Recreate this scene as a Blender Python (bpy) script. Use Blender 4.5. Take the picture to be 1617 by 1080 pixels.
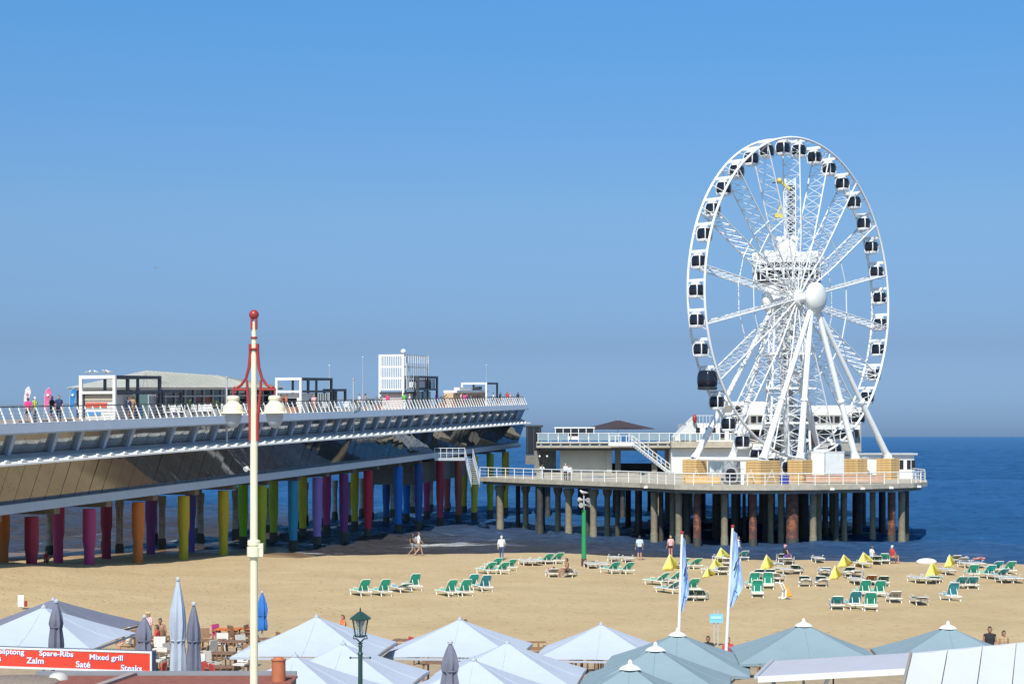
import bpy, bmesh, math, random
import numpy as np
from mathutils import Vector, Matrix
for o in list(bpy.data.objects): bpy.data.objects.remove(o)
rnd = random.Random(7)
SC = bpy.context.scene
COL = SC.collection
PI = math.pi

# ---------------------------------------------------------------- camera
FP, HY, CZ = 2800.0, 689.0, 10.5        # focal length in photo pixels, horizon row, eye height
cam_d = bpy.data.cameras.new('camera'); cam = bpy.data.objects.new('camera', cam_d); COL.objects.link(cam)
cam.location = (0, 0, CZ); cam.rotation_euler = (PI/2, 0, 0)
cam_d.sensor_width = 36; cam_d.lens = 36*FP/1617; cam_d.shift_y = (HY-540)/1617
cam_d.clip_start = 0.5; cam_d.clip_end = 90000
SC.camera = cam
# ---------------------------------------------------------------- light
SUN_EL = math.radians(49); SUN_XY = Vector((-0.21, -0.978)).normalized()
w = bpy.data.worlds.new('World'); SC.world = w; w.use_nodes = True
nt = w.node_tree; bg = nt.nodes['Background']
sky = nt.nodes.new('ShaderNodeTexSky'); sky.sky_type = 'NISHITA'; sky.sun_disc = False
sky.sun_elevation = SUN_EL; sky.sun_rotation = math.atan2(SUN_XY.x, SUN_XY.y)
sky.air_density = 0.5; sky.dust_density = 1.0; sky.ozone_density = 6.0; sky.altitude = 0
wg = nt.nodes.new('ShaderNodeTexCoord'); wz = nt.nodes.new('ShaderNodeSeparateXYZ'); wr_ = nt.nodes.new('ShaderNodeValToRGB'); wm = nt.nodes.new('ShaderNodeMixRGB')
wm.blend_type = 'MULTIPLY'; wm.inputs[0].default_value = 1.0                # sky tint by elevation, put into the colour: darker low down, all round
els = wr_.color_ramp.elements; els[0].position = 0.0; els[0].color = (0.475, 0.575, 0.70, 1); els[1].position = 0.236; els[1].color = (0.612, 0.996, 1.003, 1)
for p_, c_ in ((0.05, (0.470, 0.482, 0.503, 1)), (0.12, (0.689, 0.742, 0.661, 1))): e_ = els.new(p_); e_.color = c_
nt.links.new(wg.outputs['Generated'], wz.inputs[0]); nt.links.new(wz.outputs['Z'], wr_.inputs[0])
nt.links.new(sky.outputs[0], wm.inputs[1]); nt.links.new(wr_.outputs[0], wm.inputs[2]); nt.links.new(wm.outputs[0], bg.inputs[0])
bg.inputs[1].default_value = 0.15
sd = bpy.data.lights.new('sun', 'SUN'); sd.energy = 4.0; sd.angle = math.radians(0.53); sd.color = (1.0, 0.95, 0.86)
so = bpy.data.objects.new('sun', sd); COL.objects.link(so)
so.rotation_euler = Vector((SUN_XY.x*math.cos(SUN_EL), SUN_XY.y*math.cos(SUN_EL), math.sin(SUN_EL))).to_track_quat('Z', 'Y').to_euler()
so.location = (-60, -80, 100)
SC.view_settings.view_transform = 'Standard'; SC.view_settings.look = 'None'
SC.view_settings.exposure = 0.4; SC.view_settings.gamma = 1.0; SC.view_settings.use_curve_mapping = False

# ---------------------------------------------------------------- materials
def srgb(r, g, b):
    f = lambda c: ((c/255+0.055)/1.055)**2.4 if c > 10 else c/255/12.92
    return (f(r), f(g), f(b))
MATS = {}
def mat(name, col, rough=0.6, metal=0.0, var=0.10, scale=2.0, bump=0.0, bscale=20.0, spec=0.5, ior=1.5, streak=False, dirt=None, coord='Object', trans=0.0):
    if name in MATS: return MATS[name]
    m = bpy.data.materials.new(name); m.use_nodes = True; MATS[name] = m
    n = m.node_tree.nodes; l = m.node_tree.links; p = n['Principled BSDF']
    p.inputs['Roughness'].default_value = rough; p.inputs['Metallic'].default_value = metal
    p.inputs['Specular IOR Level'].default_value = spec; p.inputs['IOR'].default_value = ior
    if trans: p.inputs['Transmission Weight'].default_value = trans
    tc = n.new('ShaderNodeTexCoord'); mp = n.new('ShaderNodeMapping'); l.new(tc.outputs[coord], mp.inputs[0])
    if streak: mp.inputs['Scale'].default_value = (1, 1, 0.12)
    nz = n.new('ShaderNodeTexNoise'); nz.inputs['Scale'].default_value = scale; nz.inputs['Detail'].default_value = 5; nz.inputs['Roughness'].default_value = 0.65
    l.new(mp.outputs[0], nz.inputs['Vector'])
    mr = n.new('ShaderNodeMapRange'); mr.inputs['From Min'].default_value = 0.25; mr.inputs['From Max'].default_value = 0.75
    mr.inputs['To Min'].default_value = 1-var; mr.inputs['To Max'].default_value = 1+var
    l.new(nz.outputs['Fac'], mr.inputs['Value'])
    hsv = n.new('ShaderNodeHueSaturation'); hsv.inputs['Color'].default_value = (*col, 1)
    l.new(mr.outputs[0], hsv.inputs['Value'])
    out = hsv.outputs[0]
    if dirt:                      # blotchy wear with its own shape
        n2 = n.new('ShaderNodeTexNoise'); n2.inputs['Scale'].default_value = dirt[1]; n2.inputs['Detail'].default_value = 8; n2.inputs['Roughness'].default_value = 0.7
        l.new(mp.outputs[0], n2.inputs['Vector'])
        r2 = n.new('ShaderNodeMapRange'); r2.inputs['From Min'].default_value = dirt[2]; r2.inputs['From Max'].default_value = dirt[2]+0.15
        l.new(n2.outputs['Fac'], r2.inputs['Value'])
        mx = n.new('ShaderNodeMixRGB'); l.new(r2.outputs[0], mx.inputs[0]); l.new(out, mx.inputs[1]); mx.inputs[2].default_value = (*dirt[0], 1)
        out = mx.outputs[0]
    l.new(out, p.inputs['Base Color'])
    if bump:
        nb = n.new('ShaderNodeTexNoise'); nb.inputs['Scale'].default_value = bscale; nb.inputs['Detail'].default_value = 6
        l.new(tc.outputs[coord], nb.inputs['Vector'])
        b = n.new('ShaderNodeBump'); b.inputs['Strength'].default_value = bump; b.inputs['Distance'].default_value = 0.1
        l.new(nb.outputs['Fac'], b.inputs['Height']); l.new(b.outputs[0], p.inputs['Normal'])
    return m
WHITE = mat('white_paint', (0.748, 0.737, 0.704), 0.45, var=0.06, dirt=((0.5, 0.42, 0.33), 1.3, 0.66))
STEEL_W = mat('white_steel', (0.770, 0.770, 0.759), 0.4, var=0.05, dirt=((0.45, 0.40, 0.36), 0.9, 0.68))
GREY = mat('grey_paint', (0.42, 0.44, 0.47), 0.5)
FASCIA = mat('aluminium_fascia', (0.50, 0.53, 0.57), 0.35, metal=0.3, var=0.06, scale=0.6, streak=False)
DARKG = mat('dark_metal', (0.05, 0.055, 0.065), 0.45)
BLACK = mat('black_paint', (0.02, 0.02, 0.022), 0.6)
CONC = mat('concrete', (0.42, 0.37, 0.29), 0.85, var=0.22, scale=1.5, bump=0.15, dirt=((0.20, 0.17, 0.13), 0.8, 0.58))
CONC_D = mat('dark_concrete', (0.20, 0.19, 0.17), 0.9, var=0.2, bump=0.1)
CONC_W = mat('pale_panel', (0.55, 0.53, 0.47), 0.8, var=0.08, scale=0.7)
TIDE = mat('tidal_growth', (0.05, 0.05, 0.04), 0.7, var=0.4, scale=5, bump=0.4)
RUST = mat('rusty_steel', (0.11, 0.05, 0.04), 0.8, var=0.5, scale=2, bump=0.2, dirt=((0.42, 0.13, 0.04), 1.0, 0.52))
PILE_D = mat('tarred_steel', (0.045, 0.043, 0.045), 0.65, var=0.5, scale=2, dirt=((0.12, 0.07, 0.05), 1.2, 0.6))
WOOD = mat('pine_cladding', (0.62, 0.40, 0.17), 0.6, var=0.22, scale=3, streak=False)
WOOD2 = mat('teak', (0.24, 0.13, 0.07), 0.6, var=0.3, scale=6)
DECKW = mat('deck_boards', (0.33, 0.24, 0.16), 0.75, var=0.25, scale=3)
CREAM = mat('cream_enamel', (0.76, 0.70, 0.50), 0.35, var=0.04, dirt=((0.5, 0.40, 0.25), 2.5, 0.68))
RED = mat('red_enamel', (0.33, 0.035, 0.03), 0.35, var=0.1)
GREEN_D = mat('bottle_green_paint', (0.02, 0.06, 0.05), 0.35, var=0.1)
GREEN_P = mat('green_pole_paint', (0.02, 0.26, 0.09), 0.4)
FROST = mat('frosted_glass', (0.75, 0.76, 0.76), 0.35, var=0.03)
CLEARG = mat('clear_glass', (0.9, 0.93, 0.93), 0.03, var=0.0, trans=0.95, ior=1.1)
ROOFG = mat('pale_roof_sheet', (0.42, 0.41, 0.36), 0.6, var=0.12, scale=1)
CANVAS_L = mat('pale_blue_canvas', (0.43, 0.47, 0.55), 0.8, var=0.04, scale=1.2, bump=0.22, bscale=2.5)
CANVAS_T = mat('dusty_teal_canvas', (0.213, 0.286, 0.325), 0.8, var=0.05, scale=1.2, bump=0.22, bscale=2.5)
CANVAS_G = mat('grey_violet_canvas', (0.155, 0.16, 0.215), 0.85, var=0.10, scale=1.5, bump=0.1, bscale=6)
CANVAS_W = mat('white_tarpaulin', (0.560, 0.571, 0.616), 0.5, var=0.03, scale=0.8, bump=0.06, bscale=2)
CANVAS_LAV = mat('lavender_awning', (0.440, 0.435, 0.495), 0.7, var=0.05)
CANVAS_B = mat('bright_blue_canvas', (0.03, 0.16, 0.48), 0.8, var=0.12)
FLAGB = mat('sky_blue_flag', (0.40, 0.55, 0.78), 0.8, var=0.06)
SIGNRED = mat('red_sign', (0.72, 0.06, 0.03), 0.4, var=0.03)
SIGNBLUE = mat('light_blue_sign', (0.20, 0.52, 0.66), 0.5, var=0.04)
YEL = mat('yellow_cloth', (0.777, 0.693, 0.147), 0.85, var=0.08)
YEL2 = mat('yellow_steel', (0.65, 0.52, 0.10), 0.5)
SL_G = mat('green_sling', (0.03, 0.52, 0.38), 0.7, var=0.08)
SL_B = mat('blue_sling', (0.04, 0.36, 0.48), 0.7, var=0.1)
SL_D = mat('dark_green_sling', (0.03, 0.11, 0.09), 0.7, var=0.15)
SL_W = mat('grey_sling', (0.42, 0.42, 0.40), 0.7, var=0.1)
SL_O = mat('orange_sling', (0.42, 0.14, 0.03), 0.7, var=0.1)
LOUNGE_W = mat('white_plastic', (0.799, 0.778, 0.713), 0.45, var=0.05)
LEAF = mat('leaves', (0.08, 0.12, 0.03), 0.6, var=0.4, scale=8)
PALM = mat('dry_leaves', (0.20, 0.13, 0.04), 0.7, var=0.4, scale=8)
TERRA = mat('terracotta', (0.44, 0.14, 0.06), 0.75, var=0.12, scale=6)
ROOFRED = mat('red_brown_boards', (0.26, 0.085, 0.055), 0.7, var=0.25, scale=4)
def glass_mat(name, col, rough, f0ior, var=0.15):
    m = mat(name, col, rough, var=var, scale=0.5, spec=0.5, ior=f0ior)
    return m
SOLAR = glass_mat('mirror_solar_glass', (0.055, 0.06, 0.055), 0.03, 2.9)
GLASS_D = glass_mat('dark_glass', (0.012, 0.014, 0.022), 0.06, 1.6)
GLASS_T = glass_mat('teal_glass', (0.10, 0.17, 0.18), 0.06, 1.7)

# ---------------------------------------------------------------- mesh helpers
class MB:
    def __init__(s): s.v = []; s.f = []; s.m = []
    def add(s, vs, fs, mi=0):
        b = len(s.v); s.v += [tuple(x) for x in vs]; s.f += [tuple(i+b for i in f) for f in fs]; s.m += [mi]*len(fs); return s
    def box(s, c, d, mi=0, R=None):
        x, y, z = d[0]/2, d[1]/2, d[2]/2; c = Vector(c)
        P = [Vector(p) for p in ((-x,-y,-z),(x,-y,-z),(x,y,-z),(-x,y,-z),(-x,-y,z),(x,-y,z),(x,y,z),(-x,y,z))]
        if R is not None: P = [R @ p for p in P]
        return s.add([c+p for p in P], [(3,2,1,0),(4,5,6,7),(0,1,5,4),(1,2,6,5),(2,3,7,6),(3,0,4,7)], mi)
    def hexa(s, a, b, mi=0):          # two quads (lists of 4 points) joined
        return s.add(list(a)+list(b), [(3,2,1,0),(4,5,6,7),(0,1,5,4),(1,2,6,5),(2,3,7,6),(3,0,4,7)], mi)
    def beam(s, p0, p1, wd, h=None, mi=0, up=(0,0,1)):
        h = h or wd; p0 = Vector(p0); p1 = Vector(p1); d = (p1-p0).normalized(); up = Vector(up)
        if abs(d.dot(up)) > 0.98: up = Vector((1,0,0))
        x = d.cross(up).normalized()*wd/2; y = x.cross(d).normalized()*h/2
        return s.hexa([p0-x-y, p0+x-y, p0+x+y, p0-x+y], [p1-x-y, p1+x-y, p1+x+y, p1-x+y], mi)
    def rings(s, rs, mi=0, caps=True, closed=False):
        n = len(rs[0]); b = len(s.v)
        for r in rs: s.v += [tuple(p) for p in r]
        k = len(rs); fs = []
        for i in range(k if closed else k-1):
            a = b+i*n; c = b+((i+1) % k)*n
            for j in range(n):
                q = (j+1) % n; fs.append((a+j, a+q, c+q, c+j))
        if caps and not closed:
            fs.append(tuple(b+j for j in reversed(range(n)))); fs.append(tuple(b+(k-1)*n+j for j in range(n)))
        s.f += fs; s.m += [mi]*len(fs); return s
    def tube(s, pts, r, n=8, mi=0, caps=True, closed=False):
        pts = [Vector(p) for p in pts]; k = len(pts)
        rr = r if isinstance(r, (list, tuple)) else [r]*k
        rs = []; ref = None
        for i, p in enumerate(pts):
            if closed: d = pts[(i+1) % k]-pts[i-1]
            else: d = pts[min(i+1, k-1)]-pts[max(i-1, 0)]
            d.normalize()
            if ref is None: ref = Vector((0,0,1)) if abs(d.z) < 0.95 else Vector((1,0,0))
            x = (ref-d*ref.dot(d)).normalized(); y = d.cross(x); ref = x
            rs.append([p+(x*math.cos(2*PI*j/n)+y*math.sin(2*PI*j/n))*rr[i] for j in range(n)])
        return s.rings(rs, mi, caps, closed)
    def lathe(s, prof, n=12, c=(0,0,0), mi=0, caps=True):
        return s.rings([[(c[0]+r*math.cos(2*PI*j/n), c[1]+r*math.sin(2*PI*j/n), c[2]+z) for j in range(n)] for r, z in prof], mi, caps)
    def prism(s, poly, z0, z1, mi=0):
        n = len(poly); A = sum(poly[i][0]*poly[(i+1)%n][1]-poly[(i+1)%n][0]*poly[i][1] for i in range(n))
        if A < 0: poly = poly[::-1]
        vs = [(x,y,z0) for x,y in poly]+[(x,y,z1) for x,y in poly]
        return s.add(vs, [tuple(reversed(range(n))), tuple(range(n,2*n))]+[(i,(i+1)%n,n+(i+1)%n,n+i) for i in range(n)], mi)
    def slab(s, pts, th, mi=0):       # polygon in space given a thickness along its normal
        pts = [Vector(p) for p in pts]; nrm = (pts[1]-pts[0]).cross(pts[2]-pts[0]).normalized()*th; n = len(pts)
        return s.add([p for p in pts]+[p-nrm for p in pts], [tuple(range(n)), tuple(range(2*n-1, n-1, -1))]+[(i, n+i, n+(i+1)%n, (i+1)%n) for i in range(n)], mi)
    def sphere(s, c, r, n=10, k=6, mi=0):
        r = r if isinstance(r, (tuple, list)) else (r, r, r)
        b = [[(c[0]+r[0]*math.sin(PI*i/k)*math.cos(2*PI*j/n), c[1]+r[1]*math.sin(PI*i/k)*math.sin(2*PI*j/n), c[2]-r[2]*math.cos(PI*i/k)) for j in range(n)] for i in range(1, k)]
        o = len(s.v); s.rings(b, mi, False)
        s.v += [(c[0], c[1], c[2]-r[2]), (c[0], c[1], c[2]+r[2])]; bt = len(s.v)-2; m = len(b)
        for j in range(n):
            s.f += [(bt, o+(j+1)%n, o+j), (bt+1, o+(m-1)*n+j, o+(m-1)*n+(j+1)%n)]; s.m += [mi, mi]
        return s
    def mesh(s, name, mats, smooth=None):
        me = bpy.data.meshes.new(name); me.from_pydata(s.v, [], s.f)
        for m in (mats if isinstance(mats, (list, tuple)) else [mats]): me.materials.append(m)
        if len(me.materials) > 1: me.polygons.foreach_set('material_index', s.m)
        bm = bmesh.new(); bm.from_mesh(me); bmesh.ops.recalc_face_normals(bm, faces=bm.faces); bm.to_mesh(me); bm.free()
        if smooth:
            me.polygons.foreach_set('use_smooth', [True]*len(me.polygons)); me.set_sharp_from_angle(angle=math.radians(smooth))
        me.update(); return me
    def build(s, name, mats, parent=None, smooth=None, loc=None):
        return obj(name, s.mesh(name, mats, smooth), parent, loc)
def obj(name, me, parent=None, loc=None, rotz=None, M=None, kind=None):
    o = bpy.data.objects.new(name, me); COL.objects.link(o)
    if parent is not None: o.parent = parent
    if M is not None: o.matrix_local = M
    if loc is not None: o.location = loc
    if rotz is not None: o.rotation_euler = (0, 0, rotz)
    if kind: o['kind'] = kind
    return o
LABELS = {}
def tag(o, label, cat, group=None):
    o['label'] = label; o['category'] = cat
    if group: o['group'] = group
    return o
def thing(name, label, cat, loc=(0,0,0), rotz=0.0, group=None):
    o = bpy.data.objects.new(name, None); o.empty_display_size = 0.3; COL.objects.link(o)
    o.location = loc; o.rotation_euler = (0, 0, rotz); return tag(o, label, cat, group)
def structure(o): o['kind'] = 'structure'; return o
def copy_tree(o, parent=None):
    c = o.copy(); COL.objects.link(c); c.parent = parent
    for ch in list(o.children): copy_tree(ch, c)
    return c
def W(px, py, Y):                       # a photo pixel at depth Y
    return Vector(((px-808.5)*Y/FP, Y, CZ-(py-HY)*Y/FP))
def lerp_tab(tab, x):
    if x <= tab[0][0]: return tab[0][1]
    for (a, b), (c, d) in zip(tab, tab[1:]):
        if x <= c: return b+(d-b)*(x-a)/(c-a)
    return tab[-1][1]

# ================================================================ SETTING: sand, sea, terrace, boulevard
def vnoise(x, y, seed=0):
    def h(i, j): return (math.sin(i*127.1+j*311.7+seed*17.3)*43758.5453) % 1.0
    i, j = math.floor(x), math.floor(y); fx, fy = x-i, y-j; fx = fx*fx*(3-2*fx); fy = fy*fy*(3-2*fy)
    return (h(i,j)*(1-fx)+h(i+1,j)*fx)*(1-fy)+(h(i,j+1)*(1-fx)+h(i+1,j+1)*fx)*fy-0.5
CREST = [(-120, 108), (-60, 110), (-27, 118), (-20, 126), (-14, 135), (-5, 138), (4.5, 138), (14, 133), (22, 130), (38, 126), (60, 122), (200, 112)]
BACK = [(-30, 50), (-22, 46), (-16, 20), (-8, 9), (200, 9)]
def sandz(x, y):
    yc = lerp_tab(CREST, x); b = lerp_tab(BACK, x)
    if y < yc:
        t = max(0.0, min(1.0, (y-60)/(yc-60))); z = 1.0+0.4*t*t*(3-2*t)
    else:
        z = 1.4*(1-(y-yc)/b)
        if z < 0: z *= 1.0 if b < 30 else 2.0
        z = max(z, -4)
    z += 0.16*vnoise(x/9, y/7, 1)+0.11*vnoise(x/2.6, y/2.2, 2)+0.07*vnoise(x/1.1, y/1.1, 3)
    z += 1.2*math.exp(-((x+36)/9)**2-((y-108)/16)**2)
    if y < 79: z -= 0.6*min(1.0, 79-y)
    return z
def G(px, py):                          # where the sight line through a pixel meets the dry sand
    kx = (px-808.5)/FP; kz = (py-HY)/FP
    y = 60.0
    while y < 175:
        if CZ-kz*y <= sandz(kx*y, y): break
        y += 0.1
    return Vector((kx*y, y, sandz(kx*y, y)))
def grid_sheet(name, xs, ys, zf, m, smooth=True):
    nx, ny = len(xs), len(ys)
    vs = [(x, y, zf(x, y)) for y in ys for x in xs]
    fs = [(j*nx+i, j*nx+i+1, (j+1)*nx+i+1, (j+1)*nx+i) for j in range(ny-1) for i in range(nx-1)]
    me = bpy.data.meshes.new(name); me.from_pydata(vs, [], fs); me.materials.append(m)
    me.polygons.foreach_set('use_smooth', [True]*len(fs)); me.update()
    return structure(obj(name, me))
sandm = bpy.data.materials.new('beach_sand'); sandm.use_nodes = True
n = sandm.node_tree.nodes; l = sandm.node_tree.links; p = n['Principled BSDF']; p.inputs['Roughness'].default_value = 0.95; p.inputs['Specular IOR Level'].default_value = 0.15
tc = n.new('ShaderNodeTexCoord')
n1 = n.new('ShaderNodeTexNoise'); n1.inputs['Scale'].default_value = 0.22; n1.inputs['Detail'].default_value = 8; n1.inputs['Roughness'].default_value = 0.6; l.new(tc.outputs['Object'], n1.inputs['Vector'])
cr = n.new('ShaderNodeValToRGB'); l.new(n1.outputs['Fac'], cr.inputs[0])
cr.color_ramp.elements[0].position = 0.3; cr.color_ramp.elements[0].color = (0.445, 0.318, 0.176, 1)
cr.color_ramp.elements[1].position = 0.7; cr.color_ramp.elements[1].color = (0.515, 0.385, 0.222, 1)
n2 = n.new('ShaderNodeTexNoise'); n2.inputs['Scale'].default_value = 9; n2.inputs['Detail'].default_value = 6; l.new(tc.outputs['Object'], n2.inputs['Vector'])
mr = n.new('ShaderNodeMapRange'); mr.inputs['To Min'].default_value = 0.86; mr.inputs['To Max'].default_value = 1.12; l.new(n2.outputs['Fac'], mr.inputs['Value'])
hv = n.new('ShaderNodeHueSaturation'); l.new(cr.outputs[0], hv.inputs['Color']); l.new(mr.outputs[0], hv.inputs['Value'])
# wet sand close to the water level
sx = n.new('ShaderNodeSeparateXYZ'); l.new(tc.outputs['Object'], sx.inputs[0])
wet = n.new('ShaderNodeMapRange'); wet.inputs['From Min'].default_value = 0.45; wet.inputs['From Max'].default_value = 0.85; wet.inputs['To Min'].default_value = 1; wet.inputs['To Max'].default_value = 0
l.new(sx.outputs['Z'], wet.inputs['Value'])
mx = n.new('ShaderNodeMixRGB'); l.new(wet.outputs[0], mx.inputs[0]); l.new(hv.outputs[0], mx.inputs[1]); mx.inputs[2].default_value = (0.20, 0.12, 0.062, 1)
l.new(mx.outputs[0], p.inputs['Base Color'])
wr = n.new('ShaderNodeMapRange'); wr.inputs['To Min'].default_value = 0.95; wr.inputs['To Max'].default_value = 0.35; l.new(wet.outputs[0], wr.inputs['Value']); l.new(wr.outputs[0], p.inputs['Roughness'])
n3 = n.new('ShaderNodeTexNoise'); n3.inputs['Scale'].default_value = 2.4; n3.inputs['Detail'].default_value = 7; n3.inputs['Roughness'].default_value = 0.68; l.new(tc.outputs['Object'], n3.inputs['Vector'])
bp = n.new('ShaderNodeBump'); bp.inputs['Strength'].default_value = 0.55; bp.inputs['Distance'].default_value = 0.22; l.new(n3.outputs['Fac'], bp.inputs['Height']); fv = n.new('ShaderNodeTexVoronoi'); fv.inputs['Scale'].default_value = 1.9; l.new(tc.outputs['Object'], fv.inputs['Vector'])
fq = n.new('ShaderNodeMapRange'); fq.inputs['From Max'].default_value = 0.28; l.new(fv.outputs['Distance'], fq.inputs['Value'])
bq = n.new('ShaderNodeBump'); bq.inputs['Strength'].default_value = 0.8; bq.inputs['Distance'].default_value = 0.12; l.new(fq.outputs[0], bq.inputs['Height']); l.new(bp.outputs[0], bq.inputs['Normal']); l.new(bq.outputs[0], p.inputs['Normal'])
def frange(a, b, s):
    k = int(round((b-a)/s)); return [a+(b-a)*i/k for i in range(k+1)]
grid_sheet('beach_sand', frange(-400, -70, 6)[:-1]+frange(-70, 70, 0.5)+frange(70, 400, 6)[1:], frange(44, 62, 3)[:-1]+frange(62, 176, 0.5)+[185, 200, 240], sandz, sandm)
# sea
seam = bpy.data.materials.new('sea_water'); seam.use_nodes = True
n = seam.node_tree.nodes; l = seam.node_tree.links; p = n['Principled BSDF']
p.inputs['Roughness'].default_value = 0.12; p.inputs['IOR'].default_value = 1.33
tc = n.new('ShaderNodeTexCoord'); sx = n.new('ShaderNodeSeparateXYZ'); l.new(tc.outputs['Object'], sx.inputs[0])
wn = n.new('ShaderNodeTexNoise'); wn.inputs['Scale'].default_value = 0.035; wn.inputs['Detail'].default_value = 5; l.new(tc.outputs['Object'], wn.inputs['Vector'])
# silty shallows near the beach: distance offshore, warped
ad = n.new('ShaderNodeMath'); ad.operation = 'MULTIPLY_ADD'; l.new(wn.outputs['Fac'], ad.inputs[0]); ad.inputs[1].default_value = 60; l.new(sx.outputs['Y'], ad.inputs[2])
ax = n.new('ShaderNodeMath'); ax.operation = 'MULTIPLY_ADD'; l.new(sx.outputs['X'], ax.inputs[0]); ax.inputs[1].default_value = 1.3; l.new(ad.outputs[0], ax.inputs[2])
sh = n.new('ShaderNodeMapRange'); sh.inputs['From Min'].default_value = 195; sh.inputs['From Max'].default_value = 262; l.new(ax.outputs[0], sh.inputs['Value'])
mx = n.new('ShaderNodeMixRGB'); l.new(sh.outputs[0], mx.inputs[0]); mx.inputs[1].default_value = (0.050, 0.044, 0.042, 1); mx.inputs[2].default_value = (0.022, 0.082, 0.20, 1)
# streaks of darker and lighter water offshore
mp = n.new('ShaderNodeMapping'); l.new(tc.outputs['Object'], mp.inputs[0]); mp.inputs['Scale'].default_value = (0.006, 0.02, 1)
w2 = n.new('ShaderNodeTexNoise'); w2.inputs['Scale'].default_value = 1; w2.inputs['Detail'].default_value = 6; l.new(mp.outputs[0], w2.inputs['Vector'])
r2 = n.new('ShaderNodeMapRange'); r2.inputs['From Min'].default_value = 0.3; r2.inputs['From Max'].default_value = 0.7; r2.inputs['To Min'].default_value = 0.75; r2.inputs['To Max'].default_value = 1.25; l.new(w2.outputs['Fac'], r2.inputs['Value'])
hv = n.new('ShaderNodeHueSaturation'); l.new(mx.outputs[0], hv.inputs['Color']); l.new(r2.outputs[0], hv.inputs['Value'])
# broken foam along the shore break
mpf = n.new('ShaderNodeMapping'); l.new(tc.outputs['Object'], mpf.inputs[0]); mpf.inputs['Scale'].default_value = (0.05, 0.42, 1)
nf = n.new('ShaderNodeTexNoise'); nf.inputs['Scale'].default_value = 1; nf.inputs['Detail'].default_value = 7; nf.inputs['Roughness'].default_value = 0.6; l.new(mpf.outputs[0], nf.inputs['Vector'])
fr = n.new('ShaderNodeMapRange'); fr.inputs['From Min'].default_value = 0.60; fr.inputs['From Max'].default_value = 0.66; l.new(nf.outputs['Fac'], fr.inputs['Value'])
fd = n.new('ShaderNodeMapRange'); fd.inputs['From Min'].default_value = 176; fd.inputs['From Max'].default_value = 192; fd.inputs['To Min'].default_value = 1; fd.inputs['To Max'].default_value = 0; l.new(sx.outputs['Y'], fd.inputs['Value'])
ff0 = n.new('ShaderNodeMath'); ff0.operation = 'MULTIPLY'; l.new(fr.outputs[0], ff0.inputs[0]); l.new(fd.outputs[0], ff0.inputs[1])
fx = n.new('ShaderNodeMapRange'); fx.inputs['From Min'].default_value = -14; fx.inputs['From Max'].default_value = 2; fx.inputs['To Min'].default_value = 1; fx.inputs['To Max'].default_value = 0.06; l.new(sx.outputs['X'], fx.inputs['Value'])
ff = n.new('ShaderNodeMath'); ff.operation = 'MULTIPLY'; l.new(ff0.outputs[0], ff.inputs[0]); l.new(fx.outputs[0], ff.inputs[1])
mf = n.new('ShaderNodeMixRGB'); l.new(ff.outputs[0], mf.inputs[0]); l.new(hv.outputs[0], mf.inputs[1]); mf.inputs[2].default_value = (0.7, 0.7, 0.68, 1)
def wave(scx, scy, scale, dist, prev, detail=5):
    m_ = n.new('ShaderNodeMapping'); l.new(tc.outputs['Object'], m_.inputs[0]); m_.inputs['Scale'].default_value = (scx, scy, 1); m_.inputs['Rotation'].default_value = (0, 0, 0.12)
    k_ = n.new('ShaderNodeTexNoise'); k_.inputs['Scale'].default_value = scale; k_.inputs['Detail'].default_value = detail; k_.inputs['Roughness'].default_value = 0.6; l.new(m_.outputs[0], k_.inputs['Vector'])
    b_ = n.new('ShaderNodeBump'); b_.inputs['Strength'].default_value = 1.0; b_.inputs['Distance'].default_value = dist; l.new(k_.outputs['Fac'], b_.inputs['Height'])
    if prev: l.new(prev.outputs[0], b_.inputs['Normal'])
    return b_
b2 = wave(0.8, 1.0, 0.8, 0.6, None, 6)
df = n.new('ShaderNodeBsdfDiffuse'); gl_ = n.new('ShaderNodeBsdfGlossy'); gl_.inputs['Roughness'].default_value = 0.14; gl_.inputs['Color'].default_value = (0.55, 0.82, 1.0, 1)
fz = n.new('ShaderNodeFresnel'); fz.inputs['IOR'].default_value = 1.33; fm2 = n.new('ShaderNodeMapRange'); fm2.inputs['To Min'].default_value = 0.02; fm2.inputs['To Max'].default_value = 0.55; ms = n.new('ShaderNodeMixShader')
l.new(mf.outputs[0], df.inputs['Color'])
for x_ in (df, gl_, fz): l.new(b2.outputs[0], x_.inputs['Normal'])
l.new(fz.outputs[0], fm2.inputs['Value']); l.new(fm2.outputs[0], ms.inputs[0]); l.new(df.outputs[0], ms.inputs[1]); l.new(gl_.outputs[0], ms.inputs[2])
l.new(ms.outputs[0], n['Material Output'].inputs['Surface'])
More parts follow.
